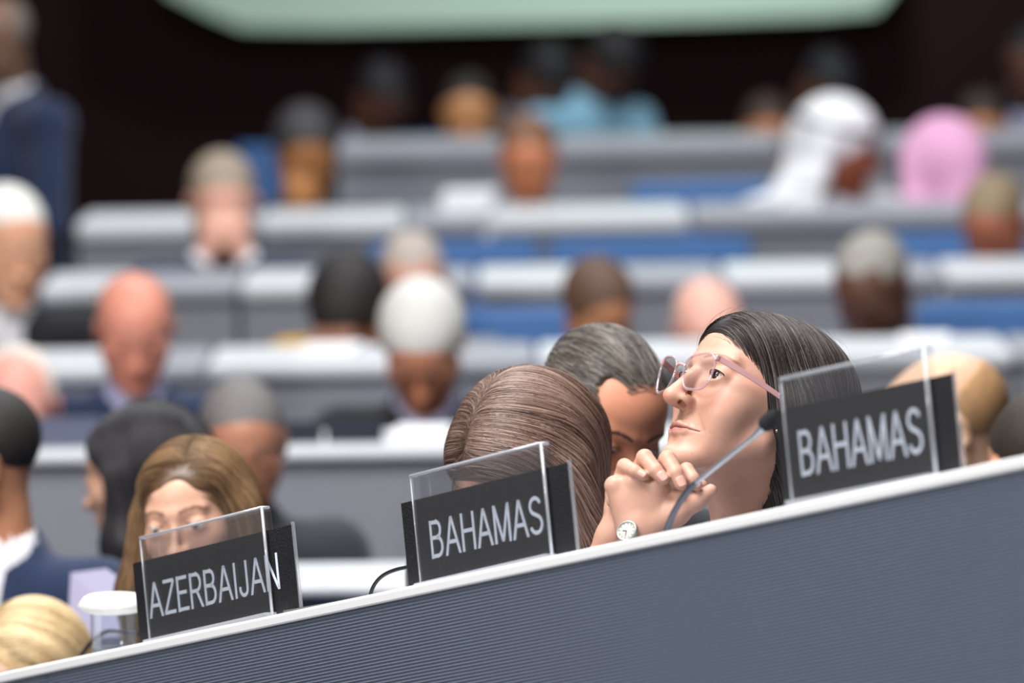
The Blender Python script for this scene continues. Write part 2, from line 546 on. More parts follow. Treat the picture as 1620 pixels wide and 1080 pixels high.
dn = (-Vector((0, 0, 1)) + dv*dv.z).normalized()
def ribbed(pa, pb, name):
    t = MB(); pitch = 0.0044; N = 190; vs = []; fs = []
    prof = []
    for k in range(N):
        prof += [(0.0, k*pitch), (-0.0014, k*pitch+0.0009), (-0.0014, k*pitch+0.0027), (0.0, k*pitch+0.0036)]
    for (o_, h_) in prof:
        for p in (pa, pb):
            vs.append(p + nh*(0.0035-o_) + dn*h_)
    for k in range(len(prof)-1): fs.append((2*k, 2*k+1, 2*k+3, 2*k+2))
    nb = len(vs)
    vs += [pa+nh*0.03, pb+nh*0.03, pa+nh*0.03+dn*(N*pitch), pb+nh*0.03+dn*(N*pitch)]
    fs += [(nb, nb+1, 1, 0), (nb+2, nb, 0, nb-2), (nb+1, nb+3, nb-1, 1), (nb+3, nb+2, nb-2, nb-1), (nb+1, nb, nb+2, nb+3)]
    t.add(vs, fs); t.build(name, m_rib, desk)
SE = edge_at(70)
ribbed(E0, SE - dv*0.0012, 'front_panel')
ribbed(SE + dv*0.0012, E1, 'front_panel')
# legs / end cheek so the desk stands on the floor
for q in (E0+dv*0.05, (E0+E1)/2, E1-dv*0.05):
    t = MB(); b0 = q+nh*0.06-Vector((0, 0, 0.05)); t.box(Vector((b0.x, b0.y, row_floor(0))), dv.cross(Vector((0,0,1))).cross(Vector((0,0,-1))).normalized()*0.03, nh*0.30, (0, 0, b0.z-row_floor(0))); t.build('side_panel', m_dgrey, desk)

# ------------------------------------------------------------------ nameplates
m_card = mat('card_black', (26, 26, 30), 0.5, spec=0.35, bump=1.0, bscale=420)
m_letter = mat('letter_grey_white', (218, 226, 240), 0.6)
m_acr = clear_mat('clear_acrylic', (0.95, 0.955, 0.96), 0.018, gloss=0.012)
m_acr2 = clear_mat('acrylic_edge', (0.80, 0.83, 0.88), 0.42, gloss=0.12)
m_endstrip = clear_mat('acrylic_strip', (0.85, 0.86, 0.88), 0.22, gloss=0.04)
def arc(cx, cy, rx, ry, a0, a1, n=14):
    return [(cx+rx*math.cos(R_(a0+(a1-a0)*k/n)), cy+ry*math.sin(R_(a0+(a1-a0)*k/n))) for k in range(n+1)]
# plain sans capitals as stroke paths: width, strokes (height 1)
GLYPH = {
    'A': (0.70, [[(0.05, 0), (0.35, 1)], [(0.65, 0), (0.35, 1)], [(0.15, 0.34), (0.55, 0.34)]]),
    'Z': (0.62, [[(0.04, 0.94), (0.56, 0.94)], [(0.55, 0.93), (0.07, 0.07)], [(0.04, 0.06), (0.58, 0.06)]]),
    'E': (0.60, [[(0.09, 0), (0.09, 1)], [(0.09, 0.94), (0.55, 0.94)], [(0.09, 0.53), (0.51, 0.53)], [(0.09, 0.06), (0.57, 0.06)]]),
    'R': (0.66, [[(0.09, 0), (0.09, 1)], [(0.09, 0.94), (0.36, 0.94)] + arc(0.36, 0.71, 0.19, 0.23, 90, -90) + [(0.09, 0.48)], [(0.36, 0.48), (0.60, 0.0)]]),
    'B': (0.64, [[(0.09, 0), (0.09, 1)], [(0.09, 0.94), (0.34, 0.94)] + arc(0.34, 0.74, 0.17, 0.20, 90, -90) + [(0.09, 0.54)],
                 [(0.34, 0.54)] + arc(0.34, 0.30, 0.21, 0.24, 90, -90) + [(0.09, 0.06)]]),
    'I': (0.24, [[(0.12, 0), (0.12, 1)]]),
    'J': (0.50, [[(0.40, 1), (0.40, 0.26)] + arc(0.23, 0.24, 0.17, 0.19, 0, -180) + [(0.06, 0.30)]]),
    'N': (0.68, [[(0.09, 0), (0.09, 1)], [(0.10, 0.97), (0.58, 0.03)], [(0.59, 0), (0.59, 1)]]),
    'H': (0.68, [[(0.09, 0), (0.09, 1)], [(0.59, 0), (0.59, 1)], [(0.09, 0.53), (0.59, 0.53)]]),
    'M': (0.80, [[(0.09, 0), (0.09, 1)], [(0.11, 0.97), (0.40, 0.03)], [(0.40, 0.03), (0.69, 0.97)], [(0.71, 0), (0.71, 1)]]),
    'S': (0.64, [arc(0.32, 0.735, 0.22, 0.205, 15, 235) + arc(0.31, 0.275, 0.245, 0.22, 62, -165)]),
}
def text_mesh(body):
    vs = []; fs = []; x = 0.0; t = 0.050
    for ch in body:
        wd, strokes = GLYPH[ch]
        for st in strokes:
            q = [Vector((x+a, b, 0)) for a, b in st]
            n = len(vs); L = []; Rr = []
            for i, p in enumerate(q):
                d = (q[min(i+1, len(q)-1)]-q[max(i-1, 0)]).normalized(); nn = Vector((-d.y, d.x, 0))*t
                if 0 < i < len(q)-1:
                    d1 = (q[i]-q[i-1]).normalized(); nn = nn/max(0.6, abs(d1.dot(d)))
                if len(st) == 2 and abs(d.x) > 1e-3 and abs(d.y) > 0.5:       # diagonals end flat on the baseline and cap line
                    s_ = t/abs(d.y); nn = Vector((-s_ if d.y > 0 else s_, 0, 0))
                L.append(p+nn); Rr.append(p-nn)
            vs += L+Rr; m = len(q)
            fs += [(n+i, n+m+i, n+m+i+1, n+i+1) for i in range(m-1)]
        x += wd + 0.03
    return vs, fs
def nameplate(word, bl, br, hpx, u0, u1, vt, tu0, tu1, th_, label, zoff=0.0):
    """bl, br: lower card corners in the picture; u/v: extent of the clear holder as a share of the card"""
    # card stands on the ledge: cut the ray through bl with the ledge's top plane
    org = A0 + nv*LT
    def onledge(p):
        d = P(p[0], p[1], 10)-CAM; pl = org
        # plane along dv containing a line 2.6 cm behind the front edge, normal = cross(dv, view-ish)
        q0 = pl + bv*0.026; nn = dv.cross(Vector((0, 0, 1))).normalized()
        return CAM + d*((q0-CAM).dot(nn)/d.dot(nn))
    BL, BR = onledge(bl), onledge(br)
    c_ = (BL+BR)/2; want = proj(c_)[1]
    dd = (BR-BL).normalized(); W = (BR-BL).length
    n2 = dd.cross(nh).normalized(); n2 = n2 if n2.z > 0 else -n2
    b2 = n2.cross(dd).normalized(); b2 = b2 if b2.y > 0 else -b2
    a, b = -0.9, 0.9
    for _ in range(40):
        al = (a+b)/2; wv = n2*math.cos(al) + b2*math.sin(al)
        p0 = proj(BL); p1 = proj(BL+wv*0.11)
        if (p1[0]-p0[0])/(p0[1]-p1[1]) > -0.096: b = al
        else: a = al
    s_ = proj(BL)[1]-proj(BL+wv*0.1)[1]
    H = 0.1*hpx/s_
    fn = dd.cross(wv).normalized()
    if fn.dot(CAM-BL) < 0: fn = -fn

    o = empty('nameplate', c_, label, 'nameplate')
    card = MB(); card.box(BL, dd*W, wv*H, -fn*0.0022); cobj = card.build('name_card', m_card, o, bevel=0.0005)
    vs, fs = text_mesh(word)
    x0, x1 = min(v.x for v in vs), max(v.x for v in vs); y0 = 0.0; y1 = 1.0
    yb = 0.5-th_/2
    t = MB(); t.add([BL + dd*W*(tu0+(v.x-x0)/(x1-x0)*(tu1-tu0)) + wv*H*(yb+(v.y-y0)/(y1-y0)*th_) + fn*0.0006 for v in vs], fs)
    t.build('lettering', m_letter, cobj)
    fb = fn*0.006; g = 0.0022
    def sheet(off, v0, v1, nm):
        s = MB(); s.box(BL + dd*W*u0 + wv*H*v0 + off, dd*W*(u1-u0), wv*H*(v1-v0), fn*g); s.build(nm, m_acr, o)
    sheet(fb, -0.015, vt, 'front_sheet'); sheet(-fn*0.008, 0.0, vt, 'back_sheet')
    e = MB(); r = 0.0018
    q00 = BL+dd*W*u0+fb+fn*g*0.5; q10 = BL+dd*W*u1+fb+fn*g*0.5
    q01 = q00+wv*H*vt; q11 = q10+wv*H*vt
    e.tube([q00, q01], 0.0010, 8); e.tube([q01, q11], 0.0022, 8)
    e.tube([q10, q11], 0.0022, 8)
    e.tube([q11-fn*0.0, q11-fn*0.012], 0.002, 8); e.tube([q01, q01-fn*0.012], 0.0015, 8)
    e.build('polished_edge', m_acr2, o, smooth=True)
    e = MB(); e.box(q00-wv*0.0015+fn*0.012, dd*W*(u1-u0), wv*0.0045, -fn*0.026); e.build('foot', m_acr2, o, bevel=0.001)
    # clear strip that closes the card's far end
    e = MB(); e.box(BR, dd*0.0014, wv*H*1.03, -fn*0.005); e.build('end_strip', m_endstrip, o)
    return o
nameplate('AZERBAIJAN', (222, 1020), (474, 963), 129, 0.09, 0.86, 1.27, 0.08, 0.90, 0.43, 'sharp black nameplate reading AZERBAIJAN in a clear holder, beside the lidded glass')
nameplate('BAHAMAS', (647, 932), (912, 872), 136, 0.10, 0.885, 1.27, 0.16, 0.83, 0.44, 'black BAHAMAS nameplate in front of the bowed brown-haired woman')
nameplate('BAHAMAS', (1240, 800), (1522, 746), 151, 0.075, 0.885, 1.30, 0.12, 0.81, 0.48, 'blurred black BAHAMAS nameplate beside the woman in pink glasses')

# flush grey console plates on the ledge
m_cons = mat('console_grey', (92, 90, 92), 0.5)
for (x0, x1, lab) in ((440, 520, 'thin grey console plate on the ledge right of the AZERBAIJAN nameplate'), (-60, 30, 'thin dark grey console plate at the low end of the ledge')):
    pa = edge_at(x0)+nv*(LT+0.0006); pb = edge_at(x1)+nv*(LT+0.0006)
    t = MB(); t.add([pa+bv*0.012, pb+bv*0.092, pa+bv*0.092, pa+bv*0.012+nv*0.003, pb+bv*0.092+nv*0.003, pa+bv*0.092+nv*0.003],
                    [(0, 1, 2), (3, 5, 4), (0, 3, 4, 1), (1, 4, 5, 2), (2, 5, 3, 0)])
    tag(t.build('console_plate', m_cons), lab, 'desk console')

# ------------------------------------------------------------------ lidded glass
m_glass = clear_mat('drinking_glass', (0.93, 0.95, 0.97), 0.012, gloss=0.025)
m_paper = mat('paper_lid', (222, 222, 220), 0.85, bump=0.3, bscale=250)
m_water = clear_mat('glass_base', (0.75, 0.80, 0.86), 0.15, gloss=0.06)
gx, gz = 181, 8.06
gb = P(gx, 1031, gz); gr = 0.0335; gh = 0.068
g = empty('water_glass', gb, 'clear drinking glass with a ruffled white paper lid, left of the AZERBAIJAN nameplate', 'glass')
t = MB(); t.lathe([(0.0001, 0.0), (gr-0.002, 0.0), (gr, 0.002), (gr, gh), (gr-0.0006, gh+0.0008), (gr-0.0018, gh), (gr-0.0018, 0.008), (gr-0.004, 0.006), (0.0001, 0.006)], gb, 48); t.build('tumbler', m_glass, g, smooth=True)
t = MB(); t.lathe([(0.0001, 0.0006), (gr-0.0028, 0.0006), (gr-0.0025, 0.0052), (0.0001, 0.0052)], gb, 40); t.build('thick_base', m_water, g, smooth=True)
lp = gb + Vector((0, 0, gh))
t = MB(); t.lathe([(0.0001, 0.0145), (0.036, 0.0135), (0.041, 0.011), (0.0515, -0.001), (0.0505, -0.002), (0.044, -0.007), (0.036, -0.0105), (0.0355, -0.0105), (0.035, 0.0005), (0.0001, 0.0010)], lp, 240, wav=56, wr=0.0007); t.build('paper_lid', m_paper, g, smooth=True)

# ------------------------------------------------------------------ gooseneck microphones
m_black = mat('black_rubber', (18, 18, 22), 0.5, spec=0.4)
m_neck = mat('neck_silver', (165, 170, 180), 0.35, metal=0.7)
m_dneck = mat('neck_dark', (74, 78, 88), 0.4, metal=0.5)
m_foam = mat('foam_black', (30, 30, 34), 0.95, bump=0.6, bscale=900)
def catmull(pts, n=8):
    pts = [Vector(p) for p in pts]; out = []
    q = [pts[0]*2-pts[1]] + pts + [pts[-1]*2-pts[-2]]
    for i in range(1, len(q)-2):
        for k in range(n):
            t = k/n; a, b, c, d = q[i-1:i+3]
            out.append(0.5*((2*b)+(c-a)*t+(2*a-5*b+4*c-d)*t*t+(3*b-a-3*c+d)*t**3))
    out.append(pts[-1]); return out
mb0 = P(1046, 872, 7.10)
mic = empty('gooseneck_microphone', mb0, 'silver gooseneck microphone with black foam tip in front of the clasped hands', 'microphone')
pts = catmull([P(1046, 872, 7.10), P(1057, 833, 7.09), P(1070, 803, 7.07), P(1090, 774, 7.05), P(1106, 760, 7.04)])
t = MB(); t.tube(pts, [0.0042]*len(pts), 12); t.build('flexible_neck', m_dneck, mic, smooth=True)
a_, b_ = P(1102, 763, 7.04), P(1194, 689, 6.98)
t = MB(); q = [a_+(b_-a_)*k/8 for k in range(9)] + [P(1201, 682, 6.975), P(1207, 675, 6.97), P(1211, 671, 6.97)]
t.tube(q, [0.0037]*1+[0.0030]*7+[0.0034, 0.0048, 0.0068, 0.0072], 14); t.build('stem', m_neck, mic, smooth=True)
fld = Field(); fld.cap(P(1213, 669, 6.968), P(1222, 661, 6.965), 0.0105, 0.010, 0.001)
sculpt('foam_tip', fld, 0.0015, m_foam, mic)
t = MB(); t.lathe([(0.0001, 0.012), (0.014, 0.012), (0.018, 0.004), (0.020, -0.006), (0.0001, -0.006)], mb0-Vector((0, 0, 0.01)), 24); t.build('mount', m_black, mic, smooth=True)
def black_mic(pix, label, r):
    p0 = P(*pix[0]); o = empty('gooseneck_microphone', p0, label, 'microphone')
    q = catmull([P(*a) for a in pix]); t = MB(); t.tube(q, r, 10); t.build('flexible_neck', m_black, o, smooth=True)
    f = Field(); f.cap(q[-1], q[-1]+(q[-1]-q[-2]).normalized()*0.02, 0.009, 0.008, 0.001); sculpt('foam_tip', f, 0.0018, m_foam, o)
    t = MB(); t.lathe([(0.0001, 0.012), (0.012, 0.012), (0.016, 0.004), (0.018, -0.004), (0.0001, -0.004)], p0-Vector((0, 0, 0.008)), 20); t.build('mount', m_black, o, smooth=True)
black_mic([(584, 962, 7.50), (588, 934, 7.50), (600, 915, 7.49), (620, 903, 7.47), (650, 896, 7.45), (690, 893, 7.42), (740, 890, 7.40)], 'black gooseneck microphone arching in behind the middle BAHAMAS nameplate', 0.0026)
black_mic([(118, 1052, 8.32), (136, 1026, 8.32), (152, 1008, 8.31), (172, 998, 8.30), (200, 1000, 8.28), (240, 1004, 8.26), (280, 1004, 8.24)], 'black gooseneck microphone seen through the lidded drinking glass', 0.0030)

# ------------------------------------------------------------------ heads
def face_ops(f, M, male=False, eyes=0.5, detail=True, smile=0.0, groove=True):
    """head in its own frame: x to the person's right, y forward, z up, origin between the ears"""
    w_ = 1.05 if male else 1.0
    f.ell((0, -0.018, 0.030), (0.072*w_, 0.090, 0.079), 0.02, M=M)
    f.ell((0, 0.020, -0.018), (0.0595*w_, 0.066, 0.084), 0.03, M=M)
    f.ell((0, 0.028, 0.040), (0.054*w_, 0.056, 0.046), 0.02, M=M)
    for s in (-1, 1):
        f.ell((s*0.041*w_, 0.048, -0.026), (0.022, 0.025, 0.024), 0.022, M=M)           # cheekbone
        f.cap((s*0.053*w_, 0.002, -0.056), (s*0.018*w_, 0.064, -0.100), 0.017 if male else 0.0145, 0.015, 0.022, M=M)
        f.ell((s*0.032, 0.052, -0.066), (0.019, 0.019, 0.022), 0.02, M=M)
    f.ell((0, 0.076, -0.1035), (0.021 if male else 0.0185, 0.0155, 0.0155), 0.016, M=M)  # chin
    f.ell((0, 0.067, -0.071), (0.026, 0.0195, 0.024), 0.014, M=M)                        # mouth mound
    for s in (-1, 1):
        f.cap((s*0.009, 0.083, 0.019), (s*0.043, 0.068, 0.022), 0.0065, 0.005, 0.014, M=M)
    for s in (-1, 1):
        f.ell((s*0.0325, 0.094, -0.001), (0.0175, 0.0155, 0.0125), 0.012, sub=True, M=M)  # sockets
    f.cap((0, 0.082, 0.010), (0, 0.104, -0.035), 0.0062, 0.0072, 0.008, M=M)              # nose bridge
    f.ell((0, 0.1065, -0.0395), (0.0100, 0.0110, 0.0092), 0.009, M=M)                      # nose tip
    f.cap((0, 0.104, -0.0420), (0, 0.088, -0.0445), 0.0040, 0.0050, 0.005, M=M)
    for s in (-1, 1):
        f.ell((s*0.0118, 0.0925, -0.0385), (0.0072, 0.0122, 0.0074), 0.007, M=M)
    if detail:
        for s in (-1, 1):
            f.ell((s*0.0094, 0.0955, -0.0450), (0.0050, 0.0100, 0.0056), 0.0015, sub=True, rot=Euler((0, 0, s*R_(-20))), M=M)
    # lips
    up = smile*0.004
    for s in (-1, 1):
        f.chain([(s*0.0300, 0.0700, -0.0718+up), (s*0.015, 0.0835, -0.0687), (s*0.0040, 0.0880, -0.0663), (0, 0.0876, -0.0670)], [0.0014, 0.0030, 0.0040, 0.0038], 0.004, M=M)
        f.chain([(s*0.0290, 0.0700, -0.0726+up), (s*0.014, 0.0826, -0.0745), (0, 0.0860, -0.0758)], [0.0012, 0.0032, 0.0042], 0.005, M=M)
    if detail and groove:
        for s in (-1, 1):
            f.chain([(s*0.0350, 0.0680, -0.0682+up*1.3), (s*0.0235, 0.0765, -0.0705+up*0.4), (s*0.010, 0.0882, -0.0715), (0, 0.0918, -0.0712)], [0.0007, 0.0008, 0.0008, 0.0008], 0.0022, sub=True, M=M)
    f.ell((0, 0.0890, -0.0595), (0.0028, 0.0036, 0.0050), 0.004, sub=True, M=M)            # philtrum
    f.ell((0, 0.0905, -0.0885), (0.015, 0.0060, 0.0050), 0.008, sub=True, M=M)            # under the lip
    # lids around the eyeballs
    for s in (-1, 1):
        f.ell((s*0.0325, 0.0705, -0.001), (0.0158, 0.0156, 0.0148), 0.004, M=M)
        f.cap((s*0.019, 0.079, -0.010), (s*0.043, 0.070, -0.010), 0.004, 0.003, 0.008, M=M)
        if detail and eyes > 0:
            f.ell((s*0.0325, 0.0870, -0.0012), (0.0158, 0.0130, 0.0122*eyes), 0.0010, sub=True, M=M)
            f.cap((s*0.020, 0.086, 0.0105), (s*0.043, 0.080, 0.0085), 0.0012, 0.0010, 0.003, sub=True, M=M)
    for s in (-1, 1):
        if detail: f.chain([(s*0.0200, 0.0880, -0.043), (s*0.0290, 0.0820, -0.055), (s*0.0370, 0.0745, -0.070)], [0.0014, 0.0023, 0.0015], 0.006, sub=True, M=M)
    # ears
    for s in (-1, 1):
        x = s*0.0745*w_
        f.ell((x, -0.010, -0.006), (0.0075, 0.0165, 0.0300), 0.004, rot=Euler((R_(-12), s*0.0, s*R_(-18))), M=M)
        f.ell((x+s*0.006, -0.006, -0.005), (0.005, 0.0085, 0.017), 0.004, sub=True, rot=Euler((R_(-12), 0, s*R_(-18))), M=M)
    return f

def eyeball(parent, M, s, gaze, iris=(58, 40, 30), r=0.0127, seg=32, sx=0.0325):
    """eye with white, iris and pupil; gaze is a direction in head space"""
    c = M @ Vector((s*sx, 0.0715, -0.001))
    bm = bmesh.new(); bmesh.ops.create_uvsphere(bm, u_segments=seg*2, v_segments=seg, radius=r)
    me = bpy.data.meshes.new('eye'); bm.to_mesh(me); bm.free()
    gd = np.array((M.to_3x3() @ Vector(gaze)).normalized())
    co = np.array([v.co for v in me.vertices])
    d = (co/r) @ gd; ang = np.degrees(np.arccos(np.clip(d, -1, 1)))
    col = np.tile(np.array(lin((204, 196, 192))), (len(co), 1))
    col[ang < 32] = np.array(lin(iris))*0.55; col[ang < 29] = lin(iris); col[ang < 11.5] = lin((8, 6, 6))
    co2 = co*(1 + 0.07*np.clip(1-(ang/28)**2, 0, 1)[:, None])
    me.vertices.foreach_set('co', (co2 + np.array(c - total_loc(parent))).astype(np.float32).ravel())
    a = me.color_attributes.new('Col', 'FLOAT_COLOR', 'POINT')
    a.data.foreach_set('color', np.concatenate([col, np.ones((len(col), 1))], 1).astype(np.float32).ravel())
    return link('eye', me, mat('eye_surface', (255, 255, 255), 0.08, spec=0.6, attr=True), parent, smooth=True)

def face_spots(skin, lip=(176, 110, 106), brow=(60, 42, 34), blush=None, male=False, lash=True, browr=0.0042, smile=0.0):
    sp = []
    if blush:
        for s in (-1, 1): sp.append(((s*0.043, 0.062, -0.034), (0.024, 0.03, 0.020), blush, 1.0))
        sp.append(((0, 0.118, -0.042), (0.014, 0.02, 0.012), blush, 1.0))
    for s in (-1, 1):
        sp.append(((s*0.0090, 0.0960, -0.0440), (0.0048, 0.0098, 0.0044), (84, 36, 26), 0.4))  # dark shade inside the nostrils, put into the colour
        for k in range(25):
            t = k/24; x = 0.0300*t; zm = -0.0712 - 0.0008*t*t
            sp.append(((s*x, 0.085, zm+0.0030*(1-t)), (0.0022, 0.03, 0.0040*(1-0.75*t)), lip, 0.35))
            sp.append(((s*x, 0.085, zm-0.0028*(1-t)), (0.0022, 0.03, 0.0038*(1-0.75*t)), lip, 0.35))
        for k in range(31):
            t = k/30; x = 0.013+0.036*t; z = 0.0205+0.0075*math.sin(t*2.5)-0.004*t
            sp.append(((s*x, 0.075, z), (0.0045, 0.03, browr*(1-0.5*t)), brow, 0.7))
    if lash:
        for s in (-1, 1):
            for k in range(21):
                a = math.pi*(0.06+0.88*k/20)
                sp.append(((s*(0.0325+0.0135*math.cos(a)), 0.082, -0.0015+0.0050*math.sin(a)+0.0004), (0.0021, 0.012, 0.0011), (38, 26, 24), 0.7))
    return sp

SKIN = mat('skin', (220, 170, 145), 0.45, spec=0.35, noise=0.10, nscale=90, bump=0.06, bscale=1000, sss=0.12, attr=True)
HAIRM = mat('hair', (60, 48, 42), 0.42, spec=0.5, attr=True)

# ------------------------------------------------------------------ the woman in pink glasses
yaw, pit, rol = R_(61), R_(28), R_(8)
fwd0 = Vector((-math.sin(yaw), -math.cos(yaw), 0))
right0 = Vector((-math.cos(yaw), math.sin(yaw), 0))           # the person's right hand side
# frame: columns = (right, forward, up)
Rb = Matrix((right0, fwd0, Vector((0, 0, 1)))).transposed()
Rh = Rb @ Matrix.Rotation(pit, 3, 'X') @ Matrix.Rotation(rol, 3, 'Y')
HS = 1.10
bridge = P(1101, 586, 7.56)
HC = bridge - (Rh @ Vector((0, 0.088, 0.004)))*HS
HM = Matrix.Translation(HC) @ (Rh*HS).to_4x4()
woman = empty('person', HC - Vector((0, 0, 0.72)), 'dark-haired woman in pink glasses looking up, chin resting on clasped hands', 'person')
bpy.context.view_layer.update()
def hp(px, py, dz=0.0, base=7.37): return P(px, py, base+dz)
body = Field()
face_ops(body, HM, eyes=0.54, smile=0.0, groove=False)
# her own features: fuller cheek, longer nose
for s in (-1,): body.ell((s*0.040, 0.056, -0.043), (0.018, 0.018, 0.018), 0.022, M=HM)
body.ell((0, 0.1085, -0.0385), (0.0078, 0.0090, 0.0076), 0.008, M=HM)
body.cap((0, 0.090, 0.000), (0, 0.1045, -0.026), 0.0055, 0.0066, 0.008, M=HM)
def face_y(x, z, f=body, y0=0.14):
    """where the face's surface lies in front of (x, z)"""
    ys_ = np.linspace(y0, 0.03, 221); p = np.array([tuple(HM @ Vector((x, y, z))) for y in ys_], np.float32)
    d = f.eval(p, 0.3); i = int(np.argmax(d < 0)); return float(ys_[i])
zmouth = lambda x: -0.0712 - 0.0008*(x/0.030)**2
mx_ = [k*0.0325/12 for k in range(-12, 13)]
mp = [Vector((x, face_y(x, zmouth(x)) - 0.0004, zmouth(x))) for x in mx_]
for a_, b_ in zip(mp[:-1], mp[1:]):
    r0 = 0.0010*(1-0.5*(abs(a_.x)/0.0325)**2); body.cap(a_, b_, r0, r0, 0.0010, sub=True, M=HM)
nb = P(1200, 850, 7.74)                                       # base of the neck
body.cap(HM @ Vector((0, -0.028, -0.045)), nb, 0.050, 0.052, 0.030)
body.cap(HM @ Vector((0, 0.025, -0.085)), nb + Vector((-0.02, -0.02, 0.02)), 0.020, 0.040, 0.030)
headF = Field(); headF.ops = list(body.ops)
# clasped hands ----------------------------------------------------
def hand_ops(f):
    W = hp(1008, 862)
    K = [hp(972, 768, 0.004), hp(1003, 762, -0.002), hp(1040, 768, -0.004), hp(1078, 786, 0.002)]
    for i, k_ in enumerate(K):
        f.cap(hp(996+9*i, 838, 0.0), k_, 0.0165, (0.0120, 0.0125, 0.0125, 0.0120)[i], 0.020)
    f.cap(hp(1010, 905, 0.004), hp(1012, 838, 0.0), 0.0235, 0.0215, 0.014)               # wrist
    f.cap(hp(1019, 853, 0.002), hp(1010, 835, 0.004), 0.0225, 0.020, 0.014)
    el = hp(1035, 1120, 0.10); f.cap(hp(1012, 905, 0.004), el, 0.0245, 0.040, 0.014)
    # thumb of the near hand
    f.chain([hp(1035, 832, -0.004), hp(1070, 812, -0.008), hp(1102, 792, -0.004), hp(1124, 776, 0.0)], [0.0165, 0.0150, 0.0108, 0.0088], 0.010)
    # its fingers close behind the other hand
    for i, k_ in enumerate(K):
        a = k_ + _F*0.030 + _U*(0.004 if i == 0 else 0.012) + _R*(0.010 if i == 0 else 0.002); b = k_ + _F*0.052 - _U*0.010; c = k_ + _F*0.050 - _U*0.030
        f.chain([k_, a, b, c], [0.0115, 0.0095, 0.0088, 0.0075], 0.006)
    # far hand: palm and forearm
    f.ell(hp(1012, 800, 0.050), (0.042, 0.018, 0.040), 0.015)
    f.cap(hp(1020, 768, 0.030), hp(1082, 778, 0.030), 0.017, 0.014, 0.010)
    f.cap(hp(1040, 775, 0.012), hp(1086, 788, 0.014), 0.012, 0.011, 0.008)
    f.chain([hp(990, 820, 0.052), hp(972, 850, 0.050), hp(950, 900, 0.050), hp(900, 1100, 0.12)], [0.026, 0.0225, 0.0235, 0.040], 0.014)
    # far hand thumb, crossing under the chin
    f.chain([hp(1050, 790, 0.040), hp(1085, 770, 0.030), hp(1110, 768, 0.020)], [0.013, 0.010, 0.008], 0.008)
    return f
FING = [  # MCP, PIP, DIP, tip (px, py, depth) and radii of the far hand's fingers folded over the near hand
    ([(972, 792, 0.030), (988, 737, 0.004), (1005, 745, -0.014), (1018, 752, -0.0185)], [0.0105, 0.0098, 0.0080, 0.0068]),
    ([(1000, 770, 0.034), (1020, 724, 0.000), (1037, 744, -0.0165), (1049, 757, -0.0215)], [0.0110, 0.0112, 0.0096, 0.0084]),
    ([(1036, 765, 0.036), (1056, 726, 0.000), (1069, 748, -0.0165), (1077, 765, -0.0205)], [0.0110, 0.0112, 0.0098, 0.0086]),
    ([(1070, 775, 0.034), (1086, 744, 0.004), (1096, 757, -0.0085), (1102, 767, -0.0115)], [0.0105, 0.0102, 0.0090, 0.0078]),
]
hands = Field(); hand_ops(hands)
fpts = []
for pts, rs in FING:
    q = [hp(*p) for p in pts]; fpts.append(q)
    ff = Field(); ff.chain(q, rs, 0.004); 
    first = True
    for (a, b, ra, rb) in zip(q[:-1], q[1:], rs[:-1], rs[1:]):
        hands.cap(a, b, ra, rb, 0.0022)
# nails: a shallow plate seated in each fingertip
nails = []
for (q, (pts, rs)) in zip(fpts, FING):
    d = (q[3]-q[2]).normalized(); out = (-_F*1.0 + _U*0.30 + _R*0.05); out = (out - d*out.dot(d)).normalized()
    c = q[3] - d*0.0015 + out*(rs[3]*0.90)
    nails.append((c, d, out, rs[3]))
bodyAll = Field(); bodyAll.ops = list(body.ops)
# torso, shoulders, arms, legs (mostly behind the desk)
sh = [nb + (Rb @ Vector((s*0.165, -0.02, -0.075))) for s in (1, -1)]
chest = nb + Rb @ Vector((0, -0.03, -0.21)); pelv = nb + Rb @ Vector((0, -0.10, -0.50))
tor = Field()
tor.cap(nb, nb + Vector((0, 0, -0.06)), 0.055, 0.07, 0.03)
tor.cap(sh[0], sh[1], 0.055, 0.055, 0.04); tor.ell(chest, (0.15, 0.105, 0.19), 0.05, rot=Rb)
tor.cap(chest, pelv, 0.12, 0.14, 0.06)
for k_, (s_, e_, w_2) in enumerate(((sh[0], hp(900, 1100, 0.12), None), (sh[1], hp(1035, 1120, 0.10), None))):
    tor.cap(s_, e_, 0.046, 0.040, 0.02)
for s in (1, -1):
    hip = pelv + Rb @ Vector((s*0.09, 0.02, -0.02)); kn = hip + Rb @ Vector((s*0.04, 0.40, 0.02)); an = kn + Rb @ Vector((0, -0.02, -0.42))
    tor.chain([hip, kn, an], [0.085, 0.060, 0.045], 0.03); tor.cap(an+Vector((0, 0, -0.03)), an + Rb @ Vector((0, 0.14, -0.045)), 0.035, 0.028, 0.02)

spots = face_spots(None, lip=(182, 124, 114), brow=(150, 112, 96), blush=(206, 140, 118), browr=0.003, smile=0.0, lash=False)
wsp = [((Vector(HM @ Vector(c))), r, rgb, so) for c, r, rgb, so in spots]
